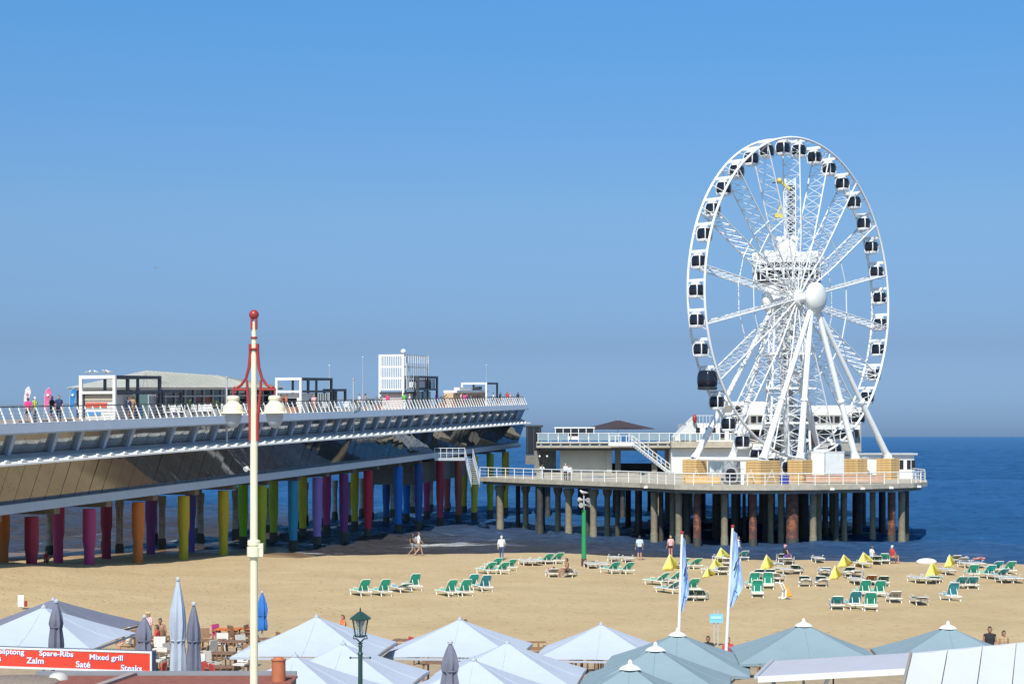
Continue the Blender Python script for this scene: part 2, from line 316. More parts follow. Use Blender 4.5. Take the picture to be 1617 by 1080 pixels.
def sea_mesh():
    rw = [128.0]
    while rw[-1] < 2600: rw.append(rw[-1]*1.0034)
    ys = np.array(rw+[3500, 6000, 12000, 30000, 60000.0])
    ks = np.concatenate([np.linspace(-1.6, -.42, 40), np.linspace(-.40, .40, 430), np.linspace(.42, 1.6, 40)])
    Yg, Kg = np.meshgrid(ys, ks, indexing='ij'); Xg = Yg*Kg; Zg = np.zeros_like(Xg); r_ = np.random.RandomState(5)
    amp_sh = np.clip((Yg-120)/70, .5, 1.0)
    for i in range(34):
        lam = 1.1*(28/1.1)**(i/33); th = -PI/2+r_.normal(0, .55); kx, ky = 2*PI/lam*math.cos(th), 2*PI/lam*math.sin(th); ph = r_.uniform(0, 2*PI)
        fil = np.clip(lam/(Yg*.0034*2.5)-.6, 0, 1)                                          # only what the mesh can carry
        wob = ph+1.3*np.sin(Xg/(lam*3.1)+i)+1.1*np.sin(Yg/(lam*4.3)+2*i)
        c = np.sin(kx*Xg+ky*Yg+wob); Zg += .0095*lam**.9*fil*(1-np.abs(c)*1.6+.2*c)
    Zg = Zg*amp_sh*np.clip((4000-Yg)/1500, 0, 1)
    nx, ny = len(ks), len(ys); v = np.stack([Xg, Yg, Zg], -1).reshape(-1, 3)
    i, j = np.meshgrid(np.arange(nx-1), np.arange(ny-1)); q = (j*nx+i).ravel(); f = np.stack([q, q+1, q+nx+1, q+nx], -1)
    me = bpy.data.meshes.new('sea'); me.vertices.add(len(v)); me.vertices.foreach_set('co', v.ravel()); me.loops.add(f.size); me.loops.foreach_set('vertex_index', f.ravel().astype(np.int32))
    me.polygons.add(len(f)); me.polygons.foreach_set('loop_start', np.arange(0, f.size, 4, dtype=np.int32)); me.update(calc_edges=True)
    me.polygons.foreach_set('use_smooth', np.ones(len(f), bool)); me.materials.append(seam); me.validate(); return me
structure(obj('sea', sea_mesh()))
tf = MB(); tf.box((0, 62, 0.86), (80, 34, 0.5)); structure(tf.build('terrace_floor', mat('terrace_sand_boards', (0.36, 0.27, 0.17), 0.85, var=0.2, scale=2)))
bl = MB(); bl.box((0, 2, 1.4), (300, 87, 3.0)); structure(bl.build('boulevard', mat('boulevard_paving', (0.32, 0.29, 0.26), 0.85, var=0.15)))
TZ = 1.11

# ================================================================ THE PIER (two storeys, rising seaward)
PD = Vector((0.2486, 0.9686)); PN = Vector((0.9686, -0.2486)); PO = Vector((-31.7, 109.8)); PSL = 0.0263
PT0, PT1, PWID, PRAD = -24.0, 136.0, 11.0, 5.0
def PP(t, u, z):                        # along the pier, outward from its near edge, height at its shore end
    q = PO+PD*t+PN*u; return Vector((q.x, q.y, z+PSL*t))
def pier_t(px, u):                      # how far along the line u the sight line through column px meets it
    k = (px-808.5)/FP; b = PO+PN*u
    return (k*b.y-b.x)/(PD.x-k*PD.y)
def edge(i_s, u):                       # plan of the near edge: straight run, rounded corner, end face; returns (t, u)
    if i_s <= PT1: return (i_s, u)
    a = min((i_s-PT1)/PRAD, PI/2)
    if a < PI/2: return (PT1+(PRAD+u)*math.sin(a), -PRAD+(PRAD+u)*math.cos(a))
    r = i_s-PT1-PRAD*PI/2
    if r < PWID-2*PRAD: return (PT1+PRAD+u, -PRAD-r)
    a = min((r-(PWID-2*PRAD))/PRAD, PI/2)
    return (PT1+(PRAD+u)*math.cos(a), -(PWID-PRAD)-(PRAD+u)*math.sin(a))
ARC = PRAD*PI/2; SEND = PT1+2*ARC+PWID-2*PRAD
stations = [PT0, PT1]+[PT1+ARC*k/8 for k in range(1, 9)]+[PT1+ARC+PWID-2*PRAD+ARC*k/8 for k in range(0, 9)]
pier = thing('pier', 'long two-storey glazed pier on rainbow painted pillars', 'pier', (PO.x, PO.y, 0))
PINV = Vector((-PO.x, -PO.y, 0))
def EP(s, u, z): t, uu = edge(s, u); return PP(t, uu, z)+PINV
def sweep(name, prof, m, smooth=None):  # closed profile of (u, z) carried along the pier's edge
    b = MB(); b.rings([[EP(s, u, z) for u, z in prof] for s in stations], 0, True); return b.build(name, m, pier, smooth)
Z = dict(lf0=5.48, lf1=6.07, lg1=8.66, sl1=9.17, gt=9.32, ug0=9.64, ug1=10.66, fa1=11.25, rail=12.30)
sweep('upper_fascia', [(0.0, 10.65), (-0.22, 11.26), (-0.42, 11.30), (-0.42, 10.66)], FASCIA)
sweep('fascia_lip', [(0.05, 10.55), (0.05, 10.64), (-0.45, 10.655), (-0.45, 10.56)], GREY)
sweep('gutter', [(-0.50, 9.06), (-0.97, 9.30), (-1.07, 9.28), (-0.55, 8.98)], mat('zinc_gutter', (0.38, 0.41, 0.46), 0.5, metal=0.2))
sweep('window_sill', [(0.40, 8.64), (0.38, 8.75), (-0.55, 9.03), (-0.68, 8.98), (-0.40, 8.62)], WHITE)
sweep('lower_fascia', [(-1.02, 5.48), (-1.10, 6.07), (-1.5, 6.10), (-1.5, 5.48)], FASCIA)
sweep('glass_backing', [(-0.58, 8.70), (-1.50, 6.02), (-1.8, 6.02), (-1.8, 10.7), (-0.52, 10.7), (-1.16, 9.26), (-1.16, 9.0)], BLACK)
b = MB()                                # decks
ringp = [edge(s, -0.4) for s in stations]+[(PT0, -PWID+0.4)]
def flat(z0, z1, ins):
    pl = [edge(s, -ins) for s in stations]+[(PT0, -PWID+ins)]
    k = len(pl); b.add([PP(t, u, z0)+PINV for t, u in pl]+[PP(t, u, z1)+PINV for t, u in pl], [tuple(range(k)), tuple(range(2*k-1, k-1, -1))]+[(i, k+i, k+(i+1) % k, (i+1) % k) for i in range(k)])
flat(11.0, 11.235, 0.43); b.build('upper_deck', DECKW, pier)
b = MB(); flat(5.50, 5.90, 1.45); b.build('lower_deck', CONC_D, pier)
for t in frange(-20, 130, 7.5):         # cross beams under the lower deck
    b = MB(); b.hexa([PP(t-.4, -1.6, 5.0)+PINV, PP(t+.4, -1.6, 5.0)+PINV, PP(t+.4, -1.6, 5.49)+PINV, PP(t-.4, -1.6, 5.49)+PINV], [PP(t-.4, -10, 5.0)+PINV, PP(t+.4, -10, 5.0)+PINV, PP(t+.4, -10, 5.49)+PINV, PP(t-.4, -10, 5.49)+PINV])
    b.build('cross_beam', CONC_D, pier)
# window panes, one object each
def pane_mesh(s0, s1, pr, name, m=SOLAR):
    (u0, z0), (u1, z1) = pr; base = EP(s0, u0, z0)
    q = [EP(s0, u0, z0), EP(s1, u0, z0), EP(s1, u1, z1), EP(s0, u1, z1)]
    b = MB(); b.slab([x-base for x in q], 0.03); return b.mesh(name, m), base
LOW, UPP = ((-1.42, 6.10), (-0.50, 8.64)), ((-1.05, 9.32), (-0.45, 10.56))
for pr, name in ((LOW, 'window_pane'), (UPP, 'upper_window_pane')):
    step = 2.0; me, base0 = pane_mesh(0.03, step-0.03, pr, name, SOLAR if pr is LOW else mat('brightened_solar_glass', (.12, .13, .125), .04, var=.25, scale=.6, ior=2.6))  # upper pane colour lightened to stand in for brighter reflections
    t = -22.0
    while t < PT1-step+0.01:
        o = obj(name, me, pier, base0+Vector((PD.x*t, PD.y*t, PSL*t)))
        o.rotation_euler = (rnd.gauss(0, .004), rnd.gauss(0, .004), rnd.gauss(0, .005))
        t += step
    s = PT1+0.03; k = 9
    for i in range(k):
        a, c = PT1+(ARC)*i/k, PT1+ARC*(i+1)/k
        me2, bs = pane_mesh(a+.02, c-.02, pr, name); obj(name, me2, pier, bs)
# sloping blue-grey fins in front of the upper windows
b = MB(); b.hexa([PP(-.25, -.15, 10.62), PP(.25, -.15, 10.62), PP(.25, -.5, 10.62), PP(-.25, -.5, 10.62)], [PP(.05, -.78, 9.22), PP(.45, -.78, 9.22), PP(.45, -1.03, 9.34), PP(.05, -1.03, 9.34)])
b.v = [tuple(Vector(v)-PP(0, 0, 0)) for v in b.v]; fin = b.mesh('fin', mat('blue_grey_fin', (0.28, 0.37, 0.50), 0.4, metal=0.2))
fin_px = [17, 85, 125, 167, 206, 271, 308, 340, 380]
ft = [pier_t(x, -0.5) for x in fin_px]; t = ft[-1]+4
while t < PT1: ft.append(t); t += 3.9
for t in ft: obj('fin', fin, pier, PP(t, 0, 0)+PINV)
# blocks along the sill
b = MB(); b.box((0, 0, 0), (0.34, 0.7, 0.10)); b.box((0.02, 0.05, 0.09), (0.16, 0.25, 0.08)); brk = b.mesh('sill_bracket', WHITE)
RZP = math.atan2(-PD.x, PD.y)
t = -22.0
while t < PT1:
    o = obj('sill_bracket', brk, pier, PP(t+.5, 0.10, 8.86)+PINV); o.rotation_euler = (math.atan(PSL), 0, RZP); t += 2.0
# balustrade: leaning flat posts, rails
b = MB(); b.hexa([PP(-.035, -.18, 11.25), PP(.035, -.18, 11.25), PP(.035, -.30, 11.25), PP(-.035, -.30, 11.25)], [PP(-.03, -.62, 12.26), PP(.03, -.62, 12.26), PP(.03, -.70, 12.26), PP(-.03, -.70, 12.26)])
b.v = [tuple(Vector(v)-PP(0, 0, 0)) for v in b.v]; bal = b.mesh('baluster', WHITE)
t = -22.0
while t < PT1:
    obj('baluster', bal, pier, PP(t, 0, 0)+PINV); t += 1.1
for k in range(1, 8):
    s = PT1+ARC*k/7; bb = MB(); bb.beam(EP(s, -.25, 11.25), EP(s, -.67, 12.26), .09, .1); bb.build('baluster', WHITE, pier)
for z, u, r in ((12.30, -.68, .035), (12.05, -.57, .02), (11.82, -.48, .02), (11.62, -.41, .02), (11.43, -.34, .02)):
    b = MB(); b.tube([EP(s, u, z) for s in stations], r, 6); b.build('handrail' if z > 12.2 else 'rail_wire', DARKG if z > 12.2 else FASCIA, pier)
b = MB(); b.tube([EP(s, -.42, 12.3) for s in stations][:0] or [PP(PT0, -PWID+.4, 12.3)+PINV, PP(PT1, -PWID+.4, 12.3)+PINV], .035, 6)
for t in frange(-22, 130, 2.2): b.beam(PP(t, -PWID+.4, 11.24)+PINV, PP(t, -PWID+.4, 12.3)+PINV, .06)
b.build('rear_railing', GREY, pier)
# painted pillars
def pillar_mesh(name, h, m, tidal):
    b = MB(); r0, r1 = 0.37, 0.47
    pr = [(r0, 0), (r0, h*0.50), (r1, h*0.62), (r1, h)]
    b.lathe(pr, 14)
    if tidal: b.lathe([(r0+.03, 0), (r0+.035, tidal), (r0+.005, tidal+.12)], 14, mi=1)
    return b.mesh(name, [m, TIDE], 40)
PC = dict(orange=(0.56, 0.17, 0.03), maroon=(0.24, 0.012, 0.045), pink=(0.42, 0.045, 0.15), magenta=(0.38, 0.04, 0.17), purple=(0.16, 0.03, 0.16), olive=(0.46, 0.38, 0.02),
          violet=(0.10, 0.07, 0.32), yellow=(0.55, 0.44, 0.02), green=(0.22, 0.48, 0.01), lime=(0.33, 0.42, 0.02), cyan=(0.03, 0.30, 0.48), lilac=(0.30, 0.19, 0.50), red=(0.48, 0.012, 0.04),
          navy=(0.02, 0.08, 0.28), blue=(0.01, 0.16, 0.55), rose=(0.46, 0.05, 0.10), rust=(0.38, 0.09, 0.06), moss=(0.22, 0.30, 0.02))
def pmat(c): return mat('pillar_paint_'+c, PC[c], 0.6, var=0.22, scale=1.6, streak=True, bump=0.08, bscale=9, dirt=(tuple(0.45*x+.02 for x in PC[c]), 2.2, 0.57))
near_row = [(50, 'maroon'), (141, 'magenta'), (218, 'orange'), (290, 'olive'), (353, 'olive'), (413, 'lime'), (463, 'cyan'), (501, 'lilac'), (543, 'purple'), (581, 'red'), (629, 'blue'), (661, 'navy'), (695, 'rose'), (724, 'rust'), (749, 'yellow'), (774, 'moss'), (798, 'olive')]
far_row = [(5, 'orange'), (92, 'pink'), (168, 'maroon'), (238, 'purple'), (301, 'violet'), (384, 'green'), (432, 'lime'), (478, 'yellow'), (516, 'magenta'), (560, 'olive'), (610, 'navy'), (642, 'blue'), (674, 'pink'), (706, 'rust'), (733, 'olive')]
for row, u in ((near_row, -1.75), (far_row, -8.6)):
    for px, c in row:
        t = pier_t(px, u); q = PP(t, u, 0); zs = sandz(q.x, q.y); z0 = min(zs-0.6, -0.3) if zs > 0.1 else -3.0
        z1 = 5.02+PSL*t; me = pillar_mesh('pillar', z1-z0, pmat(c), (0.9-z0) if zs < 0.1 else 0)
        obj('pillar', me, pier, Vector((q.x, q.y, z0))+PINV)
# lamp standards fixed to the sill, and the tall thin flagless masts on deck
for px, py0, py1 in ((358, 597, 695), (558, 600, 675)):
    t = pier_t(px, -0.2); q = PP(t, -0.2, 9.05); Y = q.y
    l_ = thing('lamp_pole', 'slim grey pole rising from the pier sill near the '+('lantern post' if px < 400 else 'white slatted frame'), 'pole', q)
    h = CZ-(py0-HY)*Y/FP-q.z
    b = MB(); b.tube([(0,0,0), (0,0,h)], [.09, .07], 10); b.build('shaft', GREY, l_, 50)
    b = MB(); b.lathe([(.11, h), (.12, h+.12), (.03, h+.16)], 10); b.build('cap', GREY, l_, 50)

# side stair of the pier: landing, flight, railings
st = thing('landing_stair', 'white-railed landing and steep stair from pier down to the walkway', 'stairs', W(715, 723, 203))
o0 = Vector(st.location); A0, A1 = W(690, 722, 206)-o0, W(728, 722, 199)-o0
b = MB(); b.prism([(A0.x, A0.y+2.0), (A0.x, -3.2), (A1.x+.4, -3.2), (A1.x+.4, 3)], -0.25, 0.05); b.build('landing', FASCIA, st)
b = MB()
for x in frange(A0.x, A1.x+.4, .62): b.beam((x, -3.15, 0), (x, -3.15, 1.15), .05)
b.beam((A0.x, -3.15, 1.15), (A1.x+.4, -3.15, 1.15), .06); b.beam((A0.x, -3.15, .6), (A1.x+.4, -3.15, .6), .04); b.build('landing_railing', WHITE, st)
S0 = Vector((A1.x+.75, -1.0, 0)); S1 = W(750, 765, 196)-o0
b = MB()
for sx_ in (-.4, .5): b.beam(S0+Vector((sx_, 0, -.1)), S1+Vector((sx_, 0, -.1)), .1, .38)
b.build('stringer', FASCIA, st)  # stair's shade put into the colour: grey stringers and railing instead of white
for k in range(14):
    q = S0.lerp(S1, (k+.5)/14); b = MB(); b.box((q.x+.05, q.y, q.z), (.86, .34, .06)); b.build('step', GREY, st)
b = MB()
for sx_ in (-.4, .5):
    b.beam(S0+Vector((sx_, 0, 1.0)), S1+Vector((sx_, 0, 1.0)), .07); b.beam(S0+Vector((sx_, 0, .55)), S1+Vector((sx_, 0, .55)), .05)
    for k in range(6): q = S0.lerp(S1, k/5)+Vector((sx_, 0, 0)); b.beam(q, q+Vector((0, 0, 1)), .06)
b.build('stair_railing', FASCIA, st)
t0, t1 = pier_t(655, -2.4), pier_t(738, -2.4)
b = MB(); b.hexa([PP(t0, -2.6, 2.6)+PINV, PP(t1, -2.6, 2.6)+PINV, PP(t1, -7.8, 2.6)+PINV, PP(t0, -7.8, 2.6)+PINV], [PP(t0, -2.6, 5.0)+PINV, PP(t1, -2.6, 5.0)+PINV, PP(t1, -7.8, 5.0)+PINV, PP(t0, -7.8, 5.0)+PINV]); b.build('plant_room', CONC_D, pier)
# low grey jetty behind: three rows of bare concrete piles and a plank deck
jet = thing('rear_jetty', 'grey concrete jetty on bare piles behind the painted pillars', 'jetty', PP(40, -15, 0))
jo = Vector(jet.location)
b = MB(); b.hexa([PP(-30, -13.5, 4.6)-jo, PP(-30, -19.5, 4.6)-jo, PP(-30, -19.5, 5.2)-jo, PP(-30, -13.5, 5.2)-jo], [PP(150, -13.5, 3.0)-jo, PP(150, -19.5, 3.0)-jo, PP(150, -19.5, 3.6)-jo, PP(150, -13.5, 3.6)-jo]); b.build('deck', CONC_D, jet)
b = MB(); b.lathe([(.36, -3), (.36, .9), (.30, 1.0), (.30, 3.9), (.38, 4.3), (.38, 5.0)], 12); b.lathe([(.39, -3), (.39, .8), (.31, 1.1)], 12, mi=1)
jp = b.mesh('jetty_pile', [mat('pale_concrete', (0.36, 0.33, 0.28), 0.85, var=0.2, dirt=((.12, .11, .09), 1.5, .52)), TIDE], 40)
for u, tt in ((-14.2, frange(44, 146, 8.5)), (-18.8, frange(40, 142, 10.2))):
    for t in tt:
        q = PP(t, u, 0); obj('jetty_pile', jp, jet, Vector((q.x, q.y, 0))-jo)

# ================================================================ WHEEL PLATFORM
DZ = 5.85
plat = thing('wheel_platform', 'broad concrete pier platform on piles carrying the big wheel', 'pier platform', (29.4, 187, 0))
po = Vector(plat.location)
OUT = [(-3.9, 203), (1, 194), (7, 185), (12.75, 177), (15.6, 170.5), (19, 168.2), (24, 167.8), (29, 169), (35, 172.2), (40, 176.6), (42.4, 181), (44.2, 189), (44.6, 198), (42, 211), (31, 226), (18, 225), (15, 209), (9, 199), (3, 206), (-1.5, 210.5)]
def inside(x, y):
    c = False; n_ = len(OUT)
    for i in range(n_):
        (xa, ya), (xb, yb) = OUT[i], OUT[i-1]
        if (ya > y) != (yb > y) and x < (xb-xa)*(y-ya)/(yb-ya)+xa: c = not c
    return c
OL = [(x-po.x, y-po.y) for x, y in OUT]
def inset(poly, d):
    c = Vector((sum(p[0] for p in poly)/len(poly), sum(p[1] for p in poly)/len(poly))); r = []
    for p in poly: v = Vector(p)-c; r.append(tuple(c+v*(1-d/v.length)))
    return r
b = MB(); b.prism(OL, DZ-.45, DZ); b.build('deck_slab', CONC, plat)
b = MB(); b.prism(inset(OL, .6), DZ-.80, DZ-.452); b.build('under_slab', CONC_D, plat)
front = OL[:14]
def along(pts, step):
    r = []; 
    for a, c in zip(pts, pts[1:]):
        a = Vector(a); c = Vector(c); k = max(1, round((c-a).length/step))
        for i in range(k): r.append(a.lerp(c, i/k))
    return r+[Vector(pts[-1])]
inr = inset(OL, .25)[:14]
b = MB(); b.box((0, 0, .55), (.07, .07, 1.1)); pmesh = b.mesh('rail_post', WHITE)
posts = along(inr, 1.9)
for q in posts: obj('rail_post', pmesh, plat, (q.x, q.y, DZ))
for z, r in ((1.12, .05), (.75, .022), (.40, .022)):
    b = MB(); b.tube([(p[0], p[1], DZ+z) for p in inr], r, 6); b.build('rail', WHITE, plat)
# floodlights under the edge
b = MB(); b.box((0, 0, 0), (.4, .3, .22)); b.box((0, -.16, 0), (.3, .03, .16)); fl = b.mesh('edge_floodlight', WHITE)
for px in (1313, 1361, 1406, 1450, 1020):
    k = (px-808.5)/FP
    for a, c in zip(OUT, OUT[1:]):
        ka, kc = a[0]/a[1], c[0]/c[1]
        if min(ka, kc) <= k <= max(ka, kc) and a[1] < 195:
            t = (k-ka)/(kc-ka); obj('edge_floodlight', fl, plat, (a[0]+(c[0]-a[0])*t-po.x, a[1]+(c[1]-a[1])*t-po.y-.2, DZ-.38)); break
# piles: (px, ground row in the photo, radius px, kind)
def pileobj(x, y, r, kind, parent, top=DZ-.9, origin=po):
    b = MB(); h = top+3; r *= .9; cap_ = 1.6 if x/y < .075 else 1.08
    if kind == 'c':
        b.lathe([(r, 0), (r, h-1.0), (r*1.02, h-.9), (r*cap_, h-.4), (r*cap_, h)], 14); b.lathe([(r+.03, 0), (r+.035, 3.7), (r+.005, 3.9)], 14, mi=1); ms = [mat('weathered_pile', (0.23, 0.19, 0.13), 0.9, var=.3, scale=1.2, bump=.2, dirt=((.10, .085, .06), 1.1, .55)), mat('algae_concrete', (0.22, 0.20, 0.14), 0.8, var=.35, scale=4, bump=.4)]
    elif kind == 'r': b.lathe([(r, 0), (r, h)], 14); b.lathe([(r+.02, 0), (r+.025, 3.5), (r+.003, 3.7)], 14, mi=1); ms = [RUST, TIDE]
    else: b.lathe([(r, 0), (r, h)], 12); b.lathe([(r+.02, 0), (r+.025, 3.6), (r+.003, 3.9)], 12, mi=1); ms = [PILE_D, TIDE]
    obj('pile', b.mesh('pile', ms, 40), parent, Vector((x, y, -3))-origin)
FRONT = [(790, 6, 'c'), (818, 4, 'd'), (830, 5, 'c'), (849, 4, 'd'), (881, 5, 'c'), (898, 6, 'c'), (928, 5, 'd'), (937, 6, 'c'), (959, 5, 'c'), (975, 4, 'd'), (1008, 5, 'd'), (1033, 6, 'c'), (1044, 4, 'd'), (1062, 5, 'c'), (1072, 6, 'c'), (1085, 6, 'd'), (1101, 7, 'r'), (1131, 7, 'd'), (1144, 6, 'c'), (1160, 6, 'd'), (1175, 3, 'd'), (1189, 7, 'r'), (1208, 5, 'd'), (1217, 5, 'c'), (1233, 5, 'c'), (1251, 11, 'r'), (1269, 9, 'd'), (1284, 6, 'c'), (1293, 5, 'c'), (1303, 5, 'd'), (1320, 5, 'd'), (1333, 5, 'c'), (1354, 9, 'd'), (1378, 5, 'c'), (1408, 7, 'r'), (1424, 6, 'c'), (1431, 5, 'd')]
for i, (px, rp, kd) in enumerate(FRONT):
    k = (px-808.5)/FP
    for a, c in zip(OUT, OUT[1:]):
        ka, kc = a[0]/a[1], c[0]/c[1]
        if min(ka, kc) <= k <= max(ka, kc):
            t = (k-ka)/(kc-ka); y = a[1]+(c[1]-a[1])*t
            y += 2.6 if kd == 'r' or rp >= 6 and kd == 'c' else (6.5 if kd == 'c' else 4.5+(i % 3)*5)
            if not inside(k*y, y): y = a[1]+(c[1]-a[1])*t+2.0+(i % 2)*2.5
            pileobj(k*y, y, rp*y/FP, kd, plat); break
r3 = random.Random(3)
for k in range(34):                     # piles further in, in rows
    x = -2+(k % 9)*5.2+r3.uniform(-.6, .6); y = 192+(k//9)*9.5+r3.uniform(-1, 1)
    if x/y > .222 or not inside(x, y): continue
    pileobj(x, y, r3.choice((.3, .36, .42)), r3.choice('cdd'), plat)

# ================================================================ BIG WHEEL
WC = Vector((29.75, 187, 25.0)); WA = Vector((0.722, -0.692, 0)); WT = Vector((0.692, 0.722, 0)); WR = 16.75; HB = 1.05
wheel = thing('ferris_wheel', 'tall white observation wheel with lattice spokes standing on the pier platform', 'ferris wheel', (WC.x, WC.y, DZ))
wo = Vector(wheel.location)
def WP(r, ang, ax): return WC+WT*(r*math.cos(ang))+Vector((0, 0, r*math.sin(ang)))+WA*ax-wo
for ax in (-HB, HB):
    b = MB(); b.tube([WP(WR, 2*PI*k/108, ax) for k in range(108)], .135, 8, closed=True); b.build('rim', STEEL_W, wheel, 60)
for k in range(36):                     # rim cross plates at each gondola
    a = math.radians(7+10*k); b = MB(); b.beam(WP(WR, a, -HB), WP(WR, a, HB), .12, .30)
    b.beam(WP(WR, a+.05, -HB), WP(WR, a+.122, HB), .06); b.build('rim_crossbar', STEEL_W, wheel)
def spoke_mesh():
    b = MB(); R = lambda r, ax: Vector((r, 0, ax))
    wd = lambda r: 0.55+(HB-.55)*min(1, max(0, (r-1.4)/5.0))
    r0 = .8; rad = frange(r0, WR-.15, 1.18)
    for s in (-1, 1): b.tube([R(r, s*wd(r)) for r in rad], .075, 6)
    for i in range(len(rad)-1):
        a, c = rad[i], rad[i+1]
        for s in (-1, 1): b.beam(R(a, -s*wd(a)), R(c, s*wd(c)), .045, .045, up=(0,1,0))
        b.beam(R(c, -wd(c)), R(c, wd(c)), .045, .045, up=(0,1,0))
    return b.mesh('spoke', STEEL_W)
spm = spoke_mesh()
for j in range(18):
    a = math.radians(12+20*j)
    r_ = WT*math.cos(a)+Vector((0,0,math.sin(a))); t_ = -WT*math.sin(a)+Vector((0,0,math.cos(a)))
    M = Matrix((( r_.x, t_.x, WA.x, 0), (r_.y, t_.y, WA.y, 0), (r_.z, t_.z, WA.z, 0), (0,0,0,1))); M.translation = WC-wo
    obj('spoke', spm, wheel, M=M)
for ax in (-HB*.9, HB*.9):
    b = MB(); pts = [WP(8.6, math.radians(12+20*j), ax) for j in range(18)]; b.tube(pts, .06, 5, closed=True); b.build('spoke_tie_ring', STEEL_W, wheel)
b = MB(); b.tube([WP(0, 0, -3.0), WP(0, 0, 3.0)], .45, 16); b.build('axle', STEEL_W, wheel, 40)
b = MB(); b.tube([WP(0, 0, -.9), WP(0, 0, -.7), WP(0, 0, .7), WP(0, 0, .9)], [.75, .9, .9, .75], 24); b.build('hub', STEEL_W, wheel, 40)
for s in (-1, 1):                       # domed hub covers
    b = MB(); b.tube([WP(0, 0, s*x) for x in (2.3, 2.5, 2.9, 3.2, 3.42, 3.5)], [1.3, 1.58, 1.6, 1.35, .8, .1], 28); b.build('hub_cover', mat('hub_white', (.80, .78, .72), .35, var=.02), wheel, 60)
legm = STEEL_W
for s in (-1, 1):
    for L in (-11.5, -5.1, 5.1, 11.5):
        top = WC+WA*(2.5*s)+WT*(.5 if L > 0 else -.5)+Vector((0,0,-1.0))-wo; ft_ = WC+WA*(s*(3.0+1.26))+WT*L-wo; ft_.z = 2.35
        md = top.lerp(ft_, .62)
        b = MB(); b.tube([top, md], .30 if abs(L) < 6 else .26, 14); b.tube([md-(ft_-top).normalized()*.12, md+(ft_-top).normalized()*.12], .42, 14); b.tube([md, ft_], [.30, .36], 14)
        lg = b.build('support_leg', legm, wheel, 40)
        b = MB(); b.tube([ft_+(top-ft_).normalized()*.6, ft_], [.38, .5], 14); b.box(ft_+Vector((0,0,-.1)), (1.1, 1.1, .2)); fc = b.build('leg_foot', legm, lg, 40)
    b = MB(); zc = 5.5
    tp = [WC+WA*(2.5*s)+WT*(.5 if L > 0 else -.5)+Vector((0,0,-1.0))-wo for L in (-11.5, 11.5)]; bt = [WC+WA*(s*4.26)+WT*L-wo for L in (-11.5, 11.5)]
b = MB(); b.tube([WC+WA*-4.26+WT*-11.5-wo+Vector((0,0,-WC.z+DZ+2.35)), WC+WA*4.26+WT*-11.5-wo+Vector((0,0,-WC.z+DZ+2.35))], .2, 8); b.build('base_beam', legm, wheel)
b = MB(); b.tube([WC+WA*-4.26+WT*11.5-wo+Vector((0,0,-WC.z+DZ+2.35)), WC+WA*4.26+WT*11.5-wo+Vector((0,0,-WC.z+DZ+2.35))], .2, 8); b.build('base_beam', legm, wheel)
# gondolas
def gondola(name, label, big=False):
    g = thing(name, label, 'gondola', (0,0,0), math.atan2(WT.y, WT.x), 'gondolas hanging on the big wheel')
    wx, wy, hh = (1.20, 1.16, 1.18) if not big else (1.7, 1.65, 1.7)
    def sq(r, k=20, ex=4.0):
        out = []
        for i in range(k):
            a = 2*PI*(i+.5)/k; c, s = math.cos(a), math.sin(a); out.append((abs(c)**(2/ex)*math.copysign(r*wx/2, c), abs(s)**(2/ex)*math.copysign(r*wy/2, s)))
        return out
    b = MB(); z0 = -.42-hh
    b.rings([[(x, y, z0+h*hh) for x, y in sq(r)] for h, r in ((0, .86), (.08, .96), (.35, 1.03), (.65, 1.03), (.92, .93), (1.0, .80))]); b.build('glazed_cabin', GLASS_D, g, 35)
    fm = STEEL_W if not big else DARKG
    b = MB(); b.rings([[(x, y, z0+h) for x, y in sq(r)] for h, r in ((-.16, .80), (-.13, .94), (.06, 1.01), (.10, .97))]); b.build('floor_pan', fm, g, 35)
    if not big:
        for sx_, sy_ in ((-1, -1), (1, -1), (1, 1), (-1, 1)):
            b = MB(); b.tube([(sx_*wx*.41, sy_*wy*.41, z0-.05), (sx_*wx*.465, sy_*wy*.465, z0+hh*.3), (sx_*wx*.465, sy_*wy*.465, z0+hh*.7), (sx_*wx*.36, sy_*wy*.36, z0+hh+.03)], .055, 6); b.build('corner_frame', fm, g, 40)
    b = MB(); b.rings([[(x, y, z0+hh+h) for x, y in sq(r)] for h, r in ((-.06, .86), (.02, .80), (.10, .55))]); b.build('roof', fm if not big else GLASS_D, g, 35)
    b = MB(); b.beam((0, -HB+.1, -.02), (0, HB-.1, -.02), .14, .14); b.beam((0, -.35, -.05), (0, -.35, -.42), .1); b.beam((0, .35, -.05), (0, .35, -.42), .1); b.box((0, 0, -.3), (.5, .9, .16)); b.build('hanger', STEEL_W, g)
    return g
g0 = gondola('gondola', 'x'); 
def clock(k):                           # k counts clockwise as seen in the photo, from the topmost
    o_ = ['topmost', 'first', 'second', 'third', 'fourth', 'fifth', 'sixth', 'seventh', 'eighth', 'ninth', 'tenth', 'eleventh', 'twelfth', 'thirteenth', 'fourteenth', 'fifteenth', 'sixteenth', 'seventeenth', 'eighteenth']
    if k == 0: return 'topmost dark glass gondola with white frame on the big wheel'
    if k <= 18: return o_[k]+' dark glass gondola with white frame clockwise from the wheel top'
    return o_[36-k]+' dark glass gondola with white frame anticlockwise from the wheel top'
used = False
for k in range(36):
    ang = 7+10*k; cw = round((87-ang)/10) % 36; a = math.radians(ang)
    p_ = WC+WT*(WR*math.cos(a))+Vector((0,0,WR*math.sin(a)))
    if ang == 207: g = gondola('gondola', 'larger all-black round gondola at lower left of the big wheel', True)
    elif not used: g = g0; used = True
    else: g = copy_tree(g0)
    g.location = p_
    if ang != 207: g['label'] = clock(cw)

